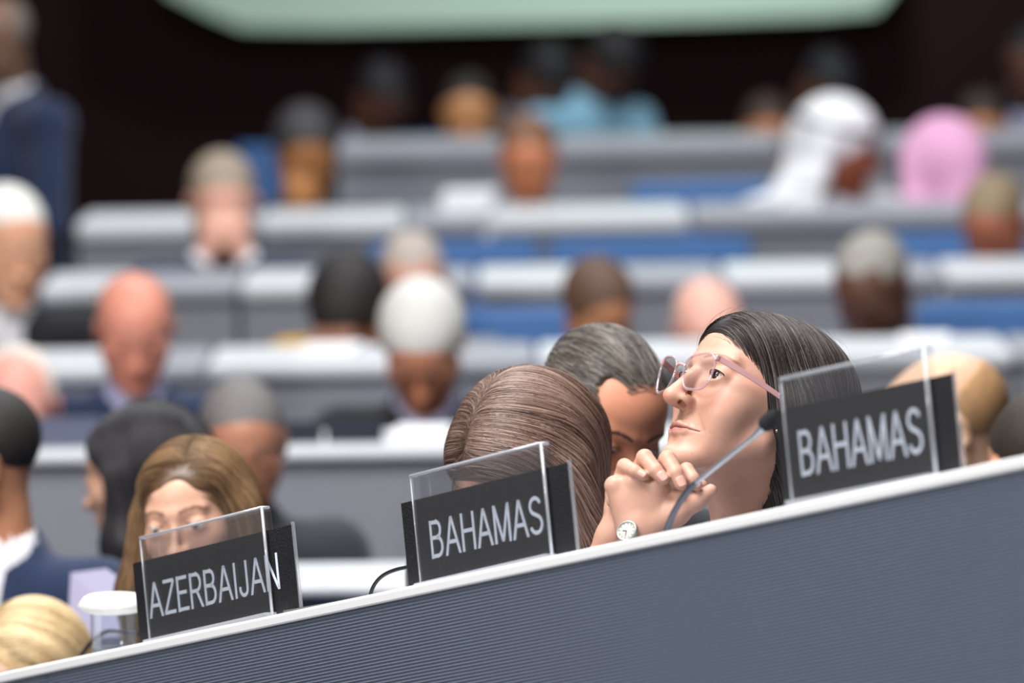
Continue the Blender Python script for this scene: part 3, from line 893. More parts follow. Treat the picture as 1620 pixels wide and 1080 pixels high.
# colour spots are kept in head space; nails are separate plates
for x in np.linspace(-0.0315, 0.0315, 90): spots.append(((x, 0.085, zmouth(x)), (0.0012, 0.03, 0.00095), (104, 54, 52), 0.6))  # shade between the closed lips, painted along the groove
for (q, r_) in (((-0.052, 0.062, -0.048), 0.0011), ((-0.046, 0.060, -0.070), 0.0010), ((-0.030, 0.080, -0.100), 0.0008), ((-0.056, 0.05, -0.030), 0.0009), ((-0.040, 0.07, 0.05), 0.0009)):
    spots.append((q, (r_, 0.02, r_), (120, 76, 58), 0.8))
V1, F1 = surface(headF, 0.00105); V1 = relax(V1, F1, 2)
V2, F2 = surface(hands, 0.00125); V2 = relax(V2, F2, 2)
V3, F3 = surface(tor, 0.008); V3 = relax(V3, F3, 2)
VV = np.concatenate([V1, V2, V3]); FF = np.concatenate([F1, F2+len(V1), F3+len(V1)+len(V2)])
me = raw_mesh('body', VV, FF, total_loc(woman))
mi = np.array(HM.inverted()); L = VV @ mi[:3, :3].T + mi[:3, 3]
paint(me, L, (200, 154, 134), spots)
link('body', me, SKIN, woman)
m_nail = mat('fingernail', (216, 158, 144), 0.38, spec=0.45)
for (c, d, out, r) in nails:
    sd = d.cross(out).normalized(); nv_ = []; nf_ = []
    for i in range(9):
        for j in range(9):
            u = (i/8-0.5)*2; v = (j/8-0.5)*2
            wu = u*(max(0.02, 1-abs(v)**3.2))**0.38
            x = r*0.72*wu; y = r*0.95*v
            nv_.append(c + sd*x + d*y + out*(r*0.16 - 0.30*r*wu*wu - (0.22*r if v < -0.9 else 0)))
    nf_ = [(i*9+j, i*9+j+1, (i+1)*9+j+1, (i+1)*9+j) for i in range(8) for j in range(8)]
    t = MB(); t.add(nv_, nf_); o = t.build('fingernail', m_nail, woman, smooth=True)
    md = o.modifiers.new('s', 'SOLIDIFY'); md.thickness = 0.0006; md.offset = 0
for s in (1, -1):
    eyeball(woman, HM, s, (-0.20, 1.0, 0.14), (50, 36, 30), seg=90)
    q = []
    for k in range(13):
        a = math.pi*(0.02+0.96*k/12); x = 0.0325+0.0150*math.cos(a); z = -0.001+0.0062*math.sin(a)
        y = 0.0705+0.0158*math.sqrt(max(0, 1-((x-0.0325)/0.0158)**2-((z+0.001)/0.0148)**2))
        q.append(HM @ Vector((s*x, y+0.0006, z)))
    t = MB(); t.tube(q, [0.0003]+[0.0008]*11+[0.0003], 6); t.build('eyelashes', mat('lash_black', (24, 18, 18), 0.7), woman, smooth=True)
# hair -------------------------------------------------------------
dark = (34, 28, 28)
def hl(v): return HM @ Vector(v)
hair = Field()
hair.ell((0, -0.030, 0.032), (0.082, 0.096, 0.086), 0.01, M=HM)
hair.ell((0, -0.062, 0.010), (0.078, 0.082, 0.088), 0.03, M=HM)
hair.ell((0, 0.020, 0.055), (0.066, 0.062, 0.047), 0.02, M=HM)
dnw = Vector((0, 0, -1))
for s in (1, -1):
    a = hl((s*0.070, -0.022, 0.000)); 
    b = a + Rb @ Vector((s*0.004, -0.030, -0.09)); c = b + Rb @ Vector((0, -0.01, -0.13)); d = c + Rb @ Vector((0, 0.0, -0.10))
    hair.chain([a, b, c, d], [0.026, 0.030, 0.028, 0.012], 0.03)
hair.chain([hl((0, -0.095, -0.02)), hl((0, -0.100, -0.02)) + Rb @ Vector((0, 0.01, -0.11)), hl((0, -0.100, -0.02)) + Rb @ Vector((0, 0.02, -0.26))], [0.055, 0.055, 0.035], 0.05)
# face opening: swept to both sides from a high parting
opening = Field(); opening.cap(hl((0.002, 0.104, 0.060)), hl((0, 0.114, -0.020)), 0.014, 0.062, 0.004)
opening.cap(hl((0, 0.114, -0.020)), hl((0, 0.115, -0.120)), 0.062, 0.080, 0.004)
hair.cap(hl((0.002, 0.104, 0.060)), hl((0, 0.114, -0.020)), 0.014, 0.062, 0.004, sub=True)
hair.cap(hl((0, 0.114, -0.020)), hl((0, 0.115, -0.120)), 0.062, 0.080, 0.004, sub=True)
hair.ell((0, 0.080, -0.105), (0.075, 0.085, 0.070), 0.006, sub=True, M=HM)
def combing(M, Rw, part_x=0.0, back=0.55, grav=1.0, opening=None):
    mi_ = np.array(M.inverted()); R3 = np.array(M.to_3x3())
    def fn(p, t):
        L_ = p @ mi_[:3, :3].T + mi_[:3, 3]
        sgn = np.tanh((L_[:, 0]-part_x)/0.006)
        top = np.clip((L_[:, 2]-0.0)/0.09, 0, 1)
        bk = 0.10 + back*np.clip((0.06-L_[:, 1])/0.10, 0, 1)
        v = np.stack([sgn*(0.20+1.1*top), -bk, -0.35-0.55*(1-top)], 1) @ R3.T
        v[:, 2] -= grav*(1-top)*1.2
        if opening is not None:
            d = opening.eval(p, 0.3); e = 0.002
            g = np.stack([opening.eval(p+np.eye(3, dtype=np.float32)[q]*e, 0.3)-d for q in range(3)], 1)/e
            v = v + g*(4.5*np.exp(-np.maximum(d, 0)/0.011))[:, None]
        return v
    return fn
def shell_starts(field, M, n, part_x=0.0, spread=0.006, y0=0.075, y1=-0.06, extra=0.5, opening=None):
    m_ = np.array(M)
    k = int(n*(1-extra))
    a = np.stack([part_x + rng.normal(0, spread, k), y0+(y1-y0)*rng.random(k), np.full(k, 0.12)], 1)
    b = np.stack([rng.normal(0, 0.05, n-k), -0.01+0.10*(rng.random(n-k)*2-1), 0.12-0.11*rng.random(n-k)], 1)
    L_ = np.concatenate([a, b]); p = (L_ @ m_[:3, :3].T + m_[:3, 3]).astype(np.float32)
    e = 0.003
    for _ in range(14):
        d = field.eval(p, 0.3)
        g = np.stack([field.eval(p+np.eye(3, dtype=np.float32)[q]*e, 0.3)-field.eval(p-np.eye(3, dtype=np.float32)[q]*e, 0.3) for q in range(3)], 1)
        g /= np.linalg.norm(g, axis=1, keepdims=True)+1e-9
        p = (p - g*np.clip(d, -0.03, 0.03)[:, None]).astype(np.float32)
    ok = np.abs(field.eval(p, 0.3)) < 0.004
    if opening is not None: ok &= opening.eval(p, 0.3) > 0.006
    return p[ok]
ho = sculpt('hair', hair, 0.0022, HAIRM, woman, base=dark, smooth=2)
st = shell_starts(hair, HM, 15000, part_x=0.004, extra=0.6, opening=opening)
strands('hair_strands', hair, st, combing(HM, Rb, 0.004, back=0.50, opening=opening), 30, 0.0085, 0.00030, 0.0035, HAIRM, ho,
        [(26, 21, 21), (34, 28, 27), (48, 38, 35), (64, 54, 50), (112, 104, 102)], jit=0.07)
st2 = shell_starts(hair, HM, 420, part_x=0.004, extra=0.9, opening=opening)
strands('flyaway_strands', hair, st2[::3], combing(HM, Rb, 0.004, back=0.4), 9, 0.0065, 0.00016, 0.013, HAIRM, ho, [(60, 50, 46), (120, 112, 108)], jit=0.8)
# clothes ----------------------------------------------------------
m_tweed = mat('tweed_grey', (150, 146, 146), 0.9, noise=0.9, nscale=260, bump=0.5, bscale=300)
m_blk = mat('black_top', (20, 20, 24), 0.8)
cl = Field(); cl.cap(sh[0], sh[1], 0.066, 0.066, 0.05); cl.ell(chest, (0.162, 0.117, 0.20), 0.05, rot=Rb); cl.cap(chest, pelv, 0.135, 0.155, 0.06)
cl.cap(nb + Rb @ Vector((0, -0.02, -0.02)), nb + Vector((0, 0, -0.09)), 0.064, 0.09, 0.03)
for s_, e_ in ((sh[0], hp(905, 1085, 0.118)), (sh[1], hp(1035, 1100, 0.098))): cl.cap(s_, e_, 0.058, 0.052, 0.02)
cl.cap(hp(905, 1085, 0.118), hp(930, 985, 0.07), 0.052, 0.040, 0.01); cl.cap(hp(1035, 1100, 0.098), hp(1014, 985, 0.03), 0.052, 0.038, 0.01)
cl.ell(nb + Rb @ Vector((0, 0.09, -0.02)), (0.055, 0.10, 0.16), 0.01, sub=True, rot=Rb)
cl.cap(nb, nb + Vector((0, 0, 0.08)), 0.056, 0.056, 0.004, sub=True)
sculpt('jacket', cl, 0.005, m_tweed, woman, smooth=2)
tp = Field(); tp.ell(chest + Vector((0, 0, 0.03)), (0.153, 0.109, 0.20), 0.05, rot=Rb); tp.cap(nb + Rb @ Vector((0, -0.01, -0.05)), chest, 0.060, 0.10, 0.05)
sculpt('top', tp, 0.005, m_blk, woman, smooth=2)
tr_ = Field()
for s in (1, -1):
    hip = pelv + Rb @ Vector((s*0.09, 0.02, -0.02)); kn = hip + Rb @ Vector((s*0.04, 0.40, 0.02)); an = kn + Rb @ Vector((0, -0.02, -0.36))
    tr_.chain([hip, kn, an], [0.098, 0.074, 0.060], 0.03)
sculpt('trousers', tr_, 0.010, m_blk, woman, smooth=2)
ear = hl((-0.078*1.0, 0.000, -0.040))
f_ = Field(); f_.ell(ear, (0.0022, 0.0022, 0.0022), 0.001); sculpt('earring', f_, 0.0007, mat('earring_metal', (235, 225, 205), 0.15, metal=1.0), woman)
f_ = Field(); f_.ell(hl((-0.0150, face_y(-0.0150, -0.0335, headF)+0.0004, -0.0335)), (0.0013, 0.0013, 0.0013), 0.001); sculpt('nose_stud', f_, 0.0004, mat('gold', (230, 180, 110), 0.15, metal=1.0), woman)

# glasses ----------------------------------------------------------
m_pink = mat('pink_frame', (206, 158, 158), 0.18, spec=0.6)
m_pinkc = clear_mat('pink_clear_rim', (0.93, 0.76, 0.77), 0.20, gloss=0.10)
m_lens = clear_mat('spectacle_lens', (0.97, 0.97, 0.98), 0.045, gloss=0.12, fres=0.5)
gl = empty('eyeglasses', hl((0, 0.10, 0)), 'pale pink cat-eye eyeglasses worn by the dark-haired woman looking up', 'eyeglasses')
bpy.context.view_layer.update()
def lens_loop(s, n=72, grow=0.0):
    out = []
    for k in range(n):
        a = 2*math.pi*k/n; c, sn = math.cos(a), math.sin(a)
        e = 3.0
        x = (abs(c)**(2/e))*(1 if c > 0 else -1)*(0.0240+grow); z = (abs(sn)**(2/e))*(1 if sn > 0 else -1)*(0.0225+grow)
        if z > 0: x *= 1.0 + 0.06*min(1.0, z/0.015)
        else: x *= 1.0 - 0.10*min(1.0, -z/0.015)
        z += 0.0040*(x/0.024)*max(0.0, z/0.0225)
        X = s*(0.0335 + x); Y = 0.1120 - 3.0*X*X - 0.10*(0.0225-z)
        out.append(hl((X, Y, z-0.0075)))
    return out
for s in (1, -1):
    lp_ = lens_loop(s)
    t = MB(); t.tube(lp_+lp_[:2], 0.00175, 10, cap=False); t.build('rim', m_pinkc, gl, smooth=True)
    cc = sum(lp_, Vector())/len(lp_); fo = (Rh @ Vector((0, 1, 0)))
    t = MB(); ring = []; n = len(lp_)
    vs = [cc + fo*0.0022]
    for q in (0.33, 0.66, 1.0):
        vs += [cc + (p-cc)*q + fo*0.0022*(1-q*q) for p in lp_]
    fs = [(0, 1+k, 1+(k+1) % n) for k in range(n)]
    for r_ in range(2): fs += [(1+r_*n+k, 1+(r_+1)*n+k, 1+(r_+1)*n+(k+1) % n, 1+r_*n+(k+1) % n) for k in range(n)]
    t.add(vs, fs); t.build('lens', m_lens, gl, smooth=True)
    hx = s*0.0585
    h0 = hl((hx, 0.0990, 0.0125)); 
    t = MB(); t.rbox(hl((s*0.0575, 0.1000, 0.0120)), (0.006, 0.007, 0.008), 0.0015, M=Rh.to_4x4()); t.build('hinge', m_pink, gl, smooth=True)
    pts = [h0, hl((s*0.0700, 0.055, 0.007)), hl((s*0.0775, 0.010, 0.000)), hl((s*0.078, -0.012, -0.006)), hl((s*0.076, -0.030, -0.022))]
    q = catmull(pts, 6); t = MB(); upv = Rh @ Vector((0, 0, 1)); sd = Rh @ Vector((1, 0, 0)); vs = []; fs = []
    for i, p in enumerate(q):
        hh = 0.0042 - 0.0014*i/len(q)
        for (a, b) in ((-1, -1), (1, -1), (1, 1), (-1, 1)): vs.append(p + sd*a*0.0011 + upv*b*hh)
    for i in range(len(q)-1):
        for k in range(4): k2 = (k+1) % 4; fs.append((i*4+k, i*4+k2, (i+1)*4+k2, (i+1)*4+k))
    fs += [(0, 3, 2, 1), tuple(len(vs)-4+k for k in range(4))]
    t.add(vs, fs); t.build('temple_arm', m_pink, gl, bevel=0.0006)
t = MB(); t.tube(catmull([hl((0.0095, 0.1100, 0.000)), hl((0, 0.1125, 0.0020)), hl((-0.0095, 0.1100, 0.000))], 5), 0.0019, 10); t.build('bridge', m_pink, gl, smooth=True)

# wristwatch -------------------------------------------------------
m_steel = mat('watch_steel', (176, 176, 174), 0.34, metal=0.85)
m_dial = mat('watch_dial', (196, 194, 188), 0.5)
wc = hp(1003, 846, -0.0245)
wt = empty('wristwatch', wc, 'silver bracelet wristwatch on the wrist of the woman in pink glasses', 'wristwatch')
bpy.context.view_layer.update()
nrm = (-_F*0.80 - _R*0.42 + _U*0.42).normalized()
t = MB(); wcc = hp(996, 844, -0.0225) + nrm*0.0065
t.lathe([(0.0001, -0.004), (0.0135, -0.004), (0.0150, -0.001), (0.0150, 0.002), (0.0138, 0.0040), (0.0122, 0.0042), (0.0120, 0.0030)], wcc, 40, axis=nrm); t.build('case', m_steel, wt, smooth=True)
t = MB(); t.lathe([(0.0001, 0.0031), (0.0121, 0.0031)], wcc, 40, axis=nrm); t.build('dial', m_dial, wt)
hx_ = nrm.cross(_U).normalized(); hy_ = nrm.cross(hx_)
t = MB()
for k in range(12):
    a = 2*math.pi*k/12; d = hx_*math.cos(a)+hy_*math.sin(a); e = nrm.cross(d)
    t.box(wcc+nrm*0.0032+d*0.009-e*0.0003, d*0.002, e*0.0006, nrm*0.0003)
t.box(wcc+nrm*0.0034-hx_*0.0004, hx_*0.0008, hy_*0.0075, nrm*0.0003); t.box(wcc+nrm*0.0036-hy_*0.0004, hy_*0.0008, hx_*0.0055, nrm*0.0003)
t.build('hands_and_markers', mat('dark_mark', (40, 40, 44), 0.4), wt)
# bracelet: links round the wrist
wa = (hp(1012, 838)-hp(1010, 905, 0.004)).normalized()
wcen = hp(1013, 851, 0.001); e1 = (_R - wa*_R.dot(wa)).normalized(); e2 = wa.cross(e1)
t = MB()
for k in range(34):
    a = 2*math.pi*k/34; d = e1*math.cos(a)+e2*math.sin(a); tt = wa.cross(d)
    p = wcen + d*(0.0265 + 0.0020*abs(e1.dot(d)))
    if (p-wcc).length < 0.013: continue
    for m_ in (-1, 0, 1):
        t.rbox(p+wa*m_*0.0042 + d*(0.0006 if m_ == 0 else 0), (0.0045, 0.0022, 0.0039), 0.0008, M=Matrix((tt, d, wa)).transposed().to_4x4(), seg=2)
t.build('bracelet', m_steel, wt, smooth=True)

# ------------------------------------------------------------------ chairs
m_blue = mat('chair_fabric_blue', (66, 104, 156), 0.85, noise=0.15, nscale=150)
m_cmetal = mat('chair_metal', (60, 62, 68), 0.4, metal=0.6)
def make_chair(loc, yaw, label, group):
    o = empty('office_chair', (0, 0, 0), label, 'chair', group); bpy.context.view_layer.update()
    t = MB(); t.rbox((0, 0.0, 0.44), (0.48, 0.46, 0.08), 0.03); t.build('seat', m_blue, o, smooth=True)
    t = MB(); t.rbox((0, -0.24, 0.66), (0.46, 0.06, 0.44), 0.028, M=Matrix.Rotation(R_(6), 4, 'X')); t.build('backrest', m_blue, o, smooth=True)
    t = MB(); t.tube([(0, 0, 0.40), (0, 0, 0.08)], 0.028, 12); t.build('post', m_cmetal, o, smooth=True)
    for s in (-1, 1):
        t = MB(); t.tube([(s*0.25, 0.10, 0.44), (s*0.27, 0.10, 0.62), (s*0.27, -0.12, 0.64), (s*0.24, -0.22, 0.62)], 0.014, 8); t.build('armrest', m_cmetal, o, smooth=True)
    t = MB()
    for k in range(5):
        a = 2*math.pi*k/5+0.3; e = Vector((0.30*math.cos(a), 0.30*math.sin(a), 0.055)); t.tube([(0, 0, 0.09), e], [0.022, 0.014], 8)
    t.build('base', m_cmetal, o)
    for k in range(5):
        a = 2*math.pi*k/5+0.3; e = Vector((0.30*math.cos(a), 0.30*math.sin(a), 0.0)); d = Vector((-math.sin(a), math.cos(a), 0))
        t = MB(); t.tube([e-d*0.012+Vector((0, 0, 0.028)), e+d*0.012+Vector((0, 0, 0.028))], 0.028, 12); t.build('caster', m_cmetal, o, smooth=True)
    o.location = loc; o.rotation_euler = (0, 0, yaw); return o
_chair = [None]
def chair(loc, yaw, label, group='blue office chairs behind the desk rows'):
    if _chair[0] is None:
        _chair[0] = make_chair(loc, yaw, label, group); return _chair[0]
    c = _chair[0].copy(); COL.objects.link(c); c.location = loc; c.rotation_euler = (0, 0, yaw); c['label'] = label; c['group'] = group
    for ch in _chair[0].children:
        k = ch.copy(); COL.objects.link(k); k.parent = c
    return c

# ------------------------------------------------------------------ seated delegates
def clothm(name, rgb): return mat('cloth_'+name, rgb, 0.85, spec=0.2, noise=0.12, nscale=120, sheen=0.2)
CL = {'navy': (34, 46, 74), 'black': (28, 28, 34), 'charcoal': (52, 54, 62), 'white': (228, 228, 234), 'lavender': (176, 178, 214), 'grey': (120, 124, 134),
      'ochre': (196, 148, 30), 'pink': (226, 172, 206), 'palepink': (222, 190, 206), 'lightblue': (140, 190, 216), 'lilac': (150, 148, 176), 'cream': (214, 206, 196), 'tan': (150, 110, 70)}
def floor_under(y):
    fl = row_floor(0)
    for i in range(1, 6):
        if y > ys[i]-0.12: fl = row_floor(i)
    return fl
def hand(f, w, d, up, sidev, k=0.006, sc=1.0, curl=0.5):
    """palm, four fingers and a thumb, from the wrist w in direction d; up = back of the hand"""
    palm = w + d*0.045*sc
    f.cap(w, palm + d*0.025*sc, 0.024*sc, 0.030*sc, k*2)
    for i in range(4):
        o = (i-1.5)*0.019*sc; L = (0.88, 1.0, 0.96, 0.76)[i]*sc
        a = w + d*0.085*sc + sidev*o
        b = a + (d*math.cos(0.5*curl)-up*math.sin(0.5*curl))*0.040*L
        c = b + (d*math.cos(1.3*curl)-up*math.sin(1.3*curl))*0.034*L
        f.chain([w + d*0.05*sc + sidev*o*0.8, a, b, c], [0.012*sc, 0.0100*sc, 0.0088*sc, 0.0072*sc], k)
    t0 = w + d*0.03*sc - sidev*0.022*sc; t1 = t0 + (d*0.7 - sidev*0.7)*0.040*sc; t2 = t1 + (d*0.95 - sidev*0.2)*0.030*sc
    f.chain([t0, t1, t2], [0.014*sc, 0.0110*sc, 0.0085*sc], k)

def person(px, py, z, label, yaw=0, pitch=20, roll=0, skin=(206, 150, 124), hair=(50, 40, 36), style='short', jacket='navy', shirt='white', tie=None,
           res=0.0075, arms='desk', male=True, btyaw=None, scale=1.0, stand=False, desc=None, glasses=False, brow=None, strand=0, hair2=None, lean=0.10, drop=0.0, nochair=False, part=0.02, eyes=0.35, lips=None, top=0.058, topr=0.014):
    H = P(px, py, z)
    yw = R_(yaw); bw = R_(yaw*0.5 if btyaw is None else btyaw)
    def frame(a):
        f = Vector((-math.sin(a), -math.cos(a), 0)); r = Vector((-math.cos(a), math.sin(a), 0))
        return Matrix((r, f, Vector((0, 0, 1)))).transposed()
    B = frame(bw); Hd = frame(yw) @ Matrix.Rotation(R_(-pitch), 3, 'X') @ Matrix.Rotation(R_(roll), 3, 'Y')
    HS_ = (1.04 if male else 1.0)*scale
    M = Matrix.Translation(H) @ (Hd*HS_).to_4x4()
    sp_ = math.sin(R_(max(0, pitch)))
    NB = H + frame(yw) @ Vector((0, -0.035-0.07*sp_, -0.175+0.045*sp_-drop))*scale
    S = [NB + B @ Vector((s*0.175*scale, -0.01, -0.060)) for s in (1, -1)]
    CH = NB + B @ Vector((0, -0.03-lean*0.4, -0.20)); PV = NB + B @ Vector((0, -0.06-lean*1.6, -0.50))
    fl = floor_under(H.y) if not stand else row_floor(0)-0.0
    if stand: PV = NB + Vector((0, 0.0, -0.55)); CH = NB + Vector((0, 0, -0.22)); fl = H.z - 1.64*scale
    o = empty('person', Vector((PV.x, PV.y, fl)), label, 'person')
    f = Field(); face_ops(f, M, male=male, eyes=eyes, detail=(res < 0.0045))
    f.cap(M @ Vector((0, -0.028, -0.045)), NB, 0.056*scale, 0.060*scale, 0.03)
    f.cap(S[0], S[1], 0.052*scale, 0.052*scale, 0.05); f.ell(CH, (0.155*scale, 0.105, 0.19), 0.05, rot=B); f.cap(CH, PV, 0.12*scale, 0.135*scale, 0.06)
    AR = []
    for i, s in enumerate((1, -1)):
        sh_ = S[i]
        if arms == 'desk':
            el = sh_ + B @ Vector((s*0.07, 0.10, -0.25)); wr = el + B @ Vector((-s*0.10, 0.20, 0.02))
            hd = (B @ Vector((-s*0.35, 0.9, -0.1))).normalized(); up = Vector((0, 0, 1))
        elif arms == 'face':
            wr = H + frame(yw) @ Vector((s*0.050, 0.115, -0.125)); el = sh_ + B @ Vector((s*0.06, 0.22, -0.17))
            hd = (frame(yw) @ Vector((-s*0.35, -0.05, 1))).normalized(); up = (frame(yw) @ Vector((s*0.4, 1, 0))).normalized()
        elif arms == 'chin' and s == 1:
            wr = H + frame(yw) @ Vector((0.035, 0.095, -0.175)); el = sh_ + B @ Vector((0.03, 0.20, -0.20))
            hd = (frame(yw) @ Vector((0.0, -0.1, 1))).normalized(); up = (frame(yw) @ Vector((0.3, 1, 0))).normalized()
        elif arms == 'crossed':
            el = sh_ + B @ Vector((s*0.08, 0.05, -0.28)); wr = el + B @ Vector((-s*0.26, 0.16, 0.05+0.03*s))
            hd = (B @ Vector((-s*1.0, 0.1, 0.1))).normalized(); up = (B @ Vector((0, 1, 0))).normalized()
        else:
            el = sh_ + B @ Vector((s*0.06, 0.05, -0.27)); wr = el + B @ Vector((-s*0.10, 0.20, -0.02))
            hd = (B @ Vector((-s*0.3, 0.9, -0.2))).normalized(); up = Vector((0, 0, 1))
        f.chain([sh_, el, wr], [0.048, 0.040, 0.026], 0.02)
        hand(f, wr, hd, up, up.cross(hd).normalized()*(1 if s > 0 else -1), k=0.004, curl=0.7)
        AR.append((sh_, el, wr))
    legs = []
    for s in (1, -1):
        hip = PV + B @ Vector((s*0.09, 0.02, -0.03))
        if stand: kn = hip + Vector((0, 0, -0.42)) + B @ Vector((s*0.02, 0.02, 0)); an = Vector((kn.x, kn.y, fl+0.08))
        else: kn = hip + B @ Vector((s*0.04, 0.40, 0.0)); an = Vector((kn.x, kn.y, fl+0.08)) + B @ Vector((0, -0.02, 0))
        legs.append((hip, kn, an)); f.chain([hip, kn, an], [0.08, 0.056, 0.040], 0.03)
        f.cap(an + Vector((0, 0, -0.03)), an + B @ Vector((0, 0.15, -0.05)), 0.036, 0.028, 0.02)
    inv = M.inverted()
    sp = face_spots(skin, lip=lips or tuple(int(a*b) for a, b in zip(skin, (0.82, 0.66, 0.66))), brow=brow or tuple(int(c*0.8) for c in hair) if style != 'bald' else tuple(int(c*0.6) for c in skin), lash=(res < 0.0045))
    if res >= 0.0045:
        for s in (-1, 1): sp.append(((s*0.0315, 0.085, -0.001), (0.012, 0.02, 0.005), (60, 44, 40), 0.6))
    sculpt('body', f, res, SKIN, o, base=skin, spots=sp, smooth=1 if res > 0.005 else 2, inv=inv)
    if res < 0.006:
        for s in (-1, 1): eyeball(o, M, s, (0, 1, -0.45), seg=16)
    # clothes: shirt under jacket, trousers, shoes
    hr = max(res, 0.007)
    sh_f = Field(); sh_f.ell(CH, (0.158*scale, 0.112, 0.196), 0.05, rot=B); sh_f.cap(CH, PV, 0.127*scale, 0.142*scale, 0.06)
    sh_f.cap(S[0], S[1], 0.058*scale, 0.058*scale, 0.05)
    ax = (M @ Vector((0, -0.028, -0.045)) - NB).normalized()
    sh_f.cap(NB - ax*0.06, NB + ax*0.030, 0.085*scale, 0.066*scale, 0.02)
    sh_f.cap(NB + ax*0.028, NB + ax*0.2, 0.0585*scale, 0.060, 0.003, sub=True)
    if jacket is None:
        for (a, b, c) in AR: sh_f.chain([a, b, b+(c-b)*0.88], [0.060, 0.052, 0.036], 0.02)
    sculpt('shirt', sh_f, hr, clothm(shirt, CL[shirt]), o, smooth=2)
    if jacket:
        j = Field(); j.cap(S[0], S[1], 0.070*scale, 0.070*scale, 0.05); j.ell(CH, (0.170*scale, 0.124, 0.205), 0.05, rot=B); j.cap(CH, PV, 0.142*scale, 0.160*scale, 0.06)
        j.cap(NB - ax*0.08, NB + ax*0.004 - (B @ Vector((0, 0.012, 0))), 0.10*scale, 0.078*scale, 0.03)
        for (a, b, c) in AR: j.chain([a, b, b+(c-b)*0.86], [0.066, 0.058, 0.042], 0.02)
        j.cap(NB, NB + ax*0.2, 0.068*scale, 0.068, 0.004, sub=True)
        j.cap(NB + B @ Vector((0, 0.10, 0.01)), CH + B @ Vector((0, 0.165, -0.02)), 0.052, 0.012, 0.006, sub=True)
        sculpt('jacket', j, hr, clothm(jacket, CL[jacket]), o, smooth=2)
        for i, (a, b, c) in enumerate(AR):
            cf = Field(); cf.cap(b+(c-b)*0.80, b+(c-b)*0.93, 0.036, 0.034, 0.002); sculpt('cuff', cf, 0.006, clothm(shirt, CL[shirt]), o)
    if tie:
        t = Field(); p0 = NB + B @ Vector((0, 0.068, -0.035)); p1 = CH + B @ Vector((0, 0.118, 0.02)); p2 = CH + B @ Vector((0, 0.12, -0.16))
        t.chain([p0, p1, p2], [0.014, 0.016, 0.022], 0.006); sculpt('tie', t, 0.006, clothm('tie_'+label[:5], tie), o)
    tr = Field(); tr.cap(PV + Vector((0, 0, -0.03)), PV + Vector((0, 0, 0.04)), 0.150*scale, 0.145*scale, 0.03)
    for (a, b, c) in legs: tr.chain([a, b, c], [0.098, 0.074, 0.058], 0.03)
    sculpt('trousers', tr, 0.013, clothm('black' if jacket != 'navy' else 'navy', CL['black' if jacket != 'navy' else 'navy']), o, smooth=2)
    for (a, b, c) in legs:
        s_ = Field(); s_.cap(c + Vector((0, 0, -0.035)), c + B @ Vector((0, 0.16, -0.045)), 0.044, 0.034, 0.02); sculpt('shoe', s_, 0.010, m_black, o)
    # hair or head covering
    h = Field(); hs = max(res*0.8, 0.004)
    hm = clothm('scarf', (0, 0, 0)) if False else mat('hair_%d_%d_%d' % hair, hair, 0.6, spec=0.4, noise=0.5, nscale=140, bump=0.8, bscale=260)
    nm = 'hair'; opn = None
    if style in ('short', 'receding', 'thick'):
        g = {'short': 0.0, 'receding': -0.002, 'thick': 0.008}[style]
        h.ell((0, -0.024, 0.034), (0.0775+g, 0.090+g, 0.082+g), 0.01, M=M); h.ell((0, 0.018, 0.052), (0.060, 0.058, 0.042+g), 0.02, M=M)
        opn = ((0, 0.128, -0.020), (0.066, 0.072, 0.092)) if style != 'receding' else ((0, 0.122, 0.012), (0.071, 0.086, 0.102))
        h.ell(*opn, 0.006, sub=True, M=M); h.ell((0, 0.060, -0.090), (0.11, 0.085, 0.090), 0.008, sub=True, M=M); h.ell((0, -0.02, -0.135), (0.12, 0.14, 0.078), 0.01, sub=True, M=M)
        if style == 'receding': h.ell((0.045, 0.075, 0.075), (0.022, 0.045, 0.03), 0.008, sub=True, M=M); h.ell((-0.045, 0.075, 0.075), (0.022, 0.045, 0.03), 0.008, sub=True, M=M)
    elif style == 'bald':
        h.ell((0, -0.026, 0.028), (0.0785, 0.090, 0.080), 0.01, M=M); h.ell((0, 0.045, 0.085), (0.085, 0.125, 0.080), 0.008, sub=True, M=M)
        h.ell((0, 0.100, -0.010), (0.12, 0.095, 0.12), 0.008, sub=True, M=M); h.ell((0, 0, -0.135), (0.12, 0.14, 0.090), 0.01, sub=True, M=M)
    elif style in ('long', 'longback', 'tied'):
        h.ell((0, -0.026, 0.034), (0.083, 0.094, 0.086), 0.01, M=M); h.ell((0, -0.055, 0.008), (0.080, 0.080, 0.088), 0.03, M=M); h.ell((0, 0.020, 0.054), (0.066, 0.060, 0.044), 0.02, M=M)
        if style != 'tied':
            fy = frame(yw)
            for s in (1, -1):
                a = M @ Vector((s*0.074, -0.012, 0.0)); b = a + fy @ Vector((s*0.016, -0.01, -0.11)); c = b + fy @ Vector((s*0.006, 0.0, -0.13))
                h.chain([a, b, c], [0.030, 0.036, 0.026], 0.03)
            q0 = M @ Vector((0, -0.085, -0.02)); h.chain([q0, q0 + fy @ Vector((0, 0, -0.13)), q0 + fy @ Vector((0, 0.01, -0.27))], [0.062, 0.066, 0.045], 0.05)
        else:
            h.ell((0, -0.125, 0.0), (0.034, 0.034, 0.036), 0.015, M=M)
        h.cap(M @ Vector((part, 0.104, top)), M @ Vector((0, 0.114, -0.020)), topr*HS_, 0.060*HS_, 0.004, sub=True)
        h.cap(M @ Vector((0, 0.114, -0.020)), M @ Vector((0, 0.118, -0.130)), 0.060*HS_, 0.076*HS_, 0.004, sub=True)
    elif style == 'scarf':
        nm = 'headscarf'; hm = clothm('scarf_%d' % hair[2], hair)
        h.ell((0, -0.020, 0.032), (0.092, 0.108, 0.096), 0.01, M=M)
        fy = frame(yw)
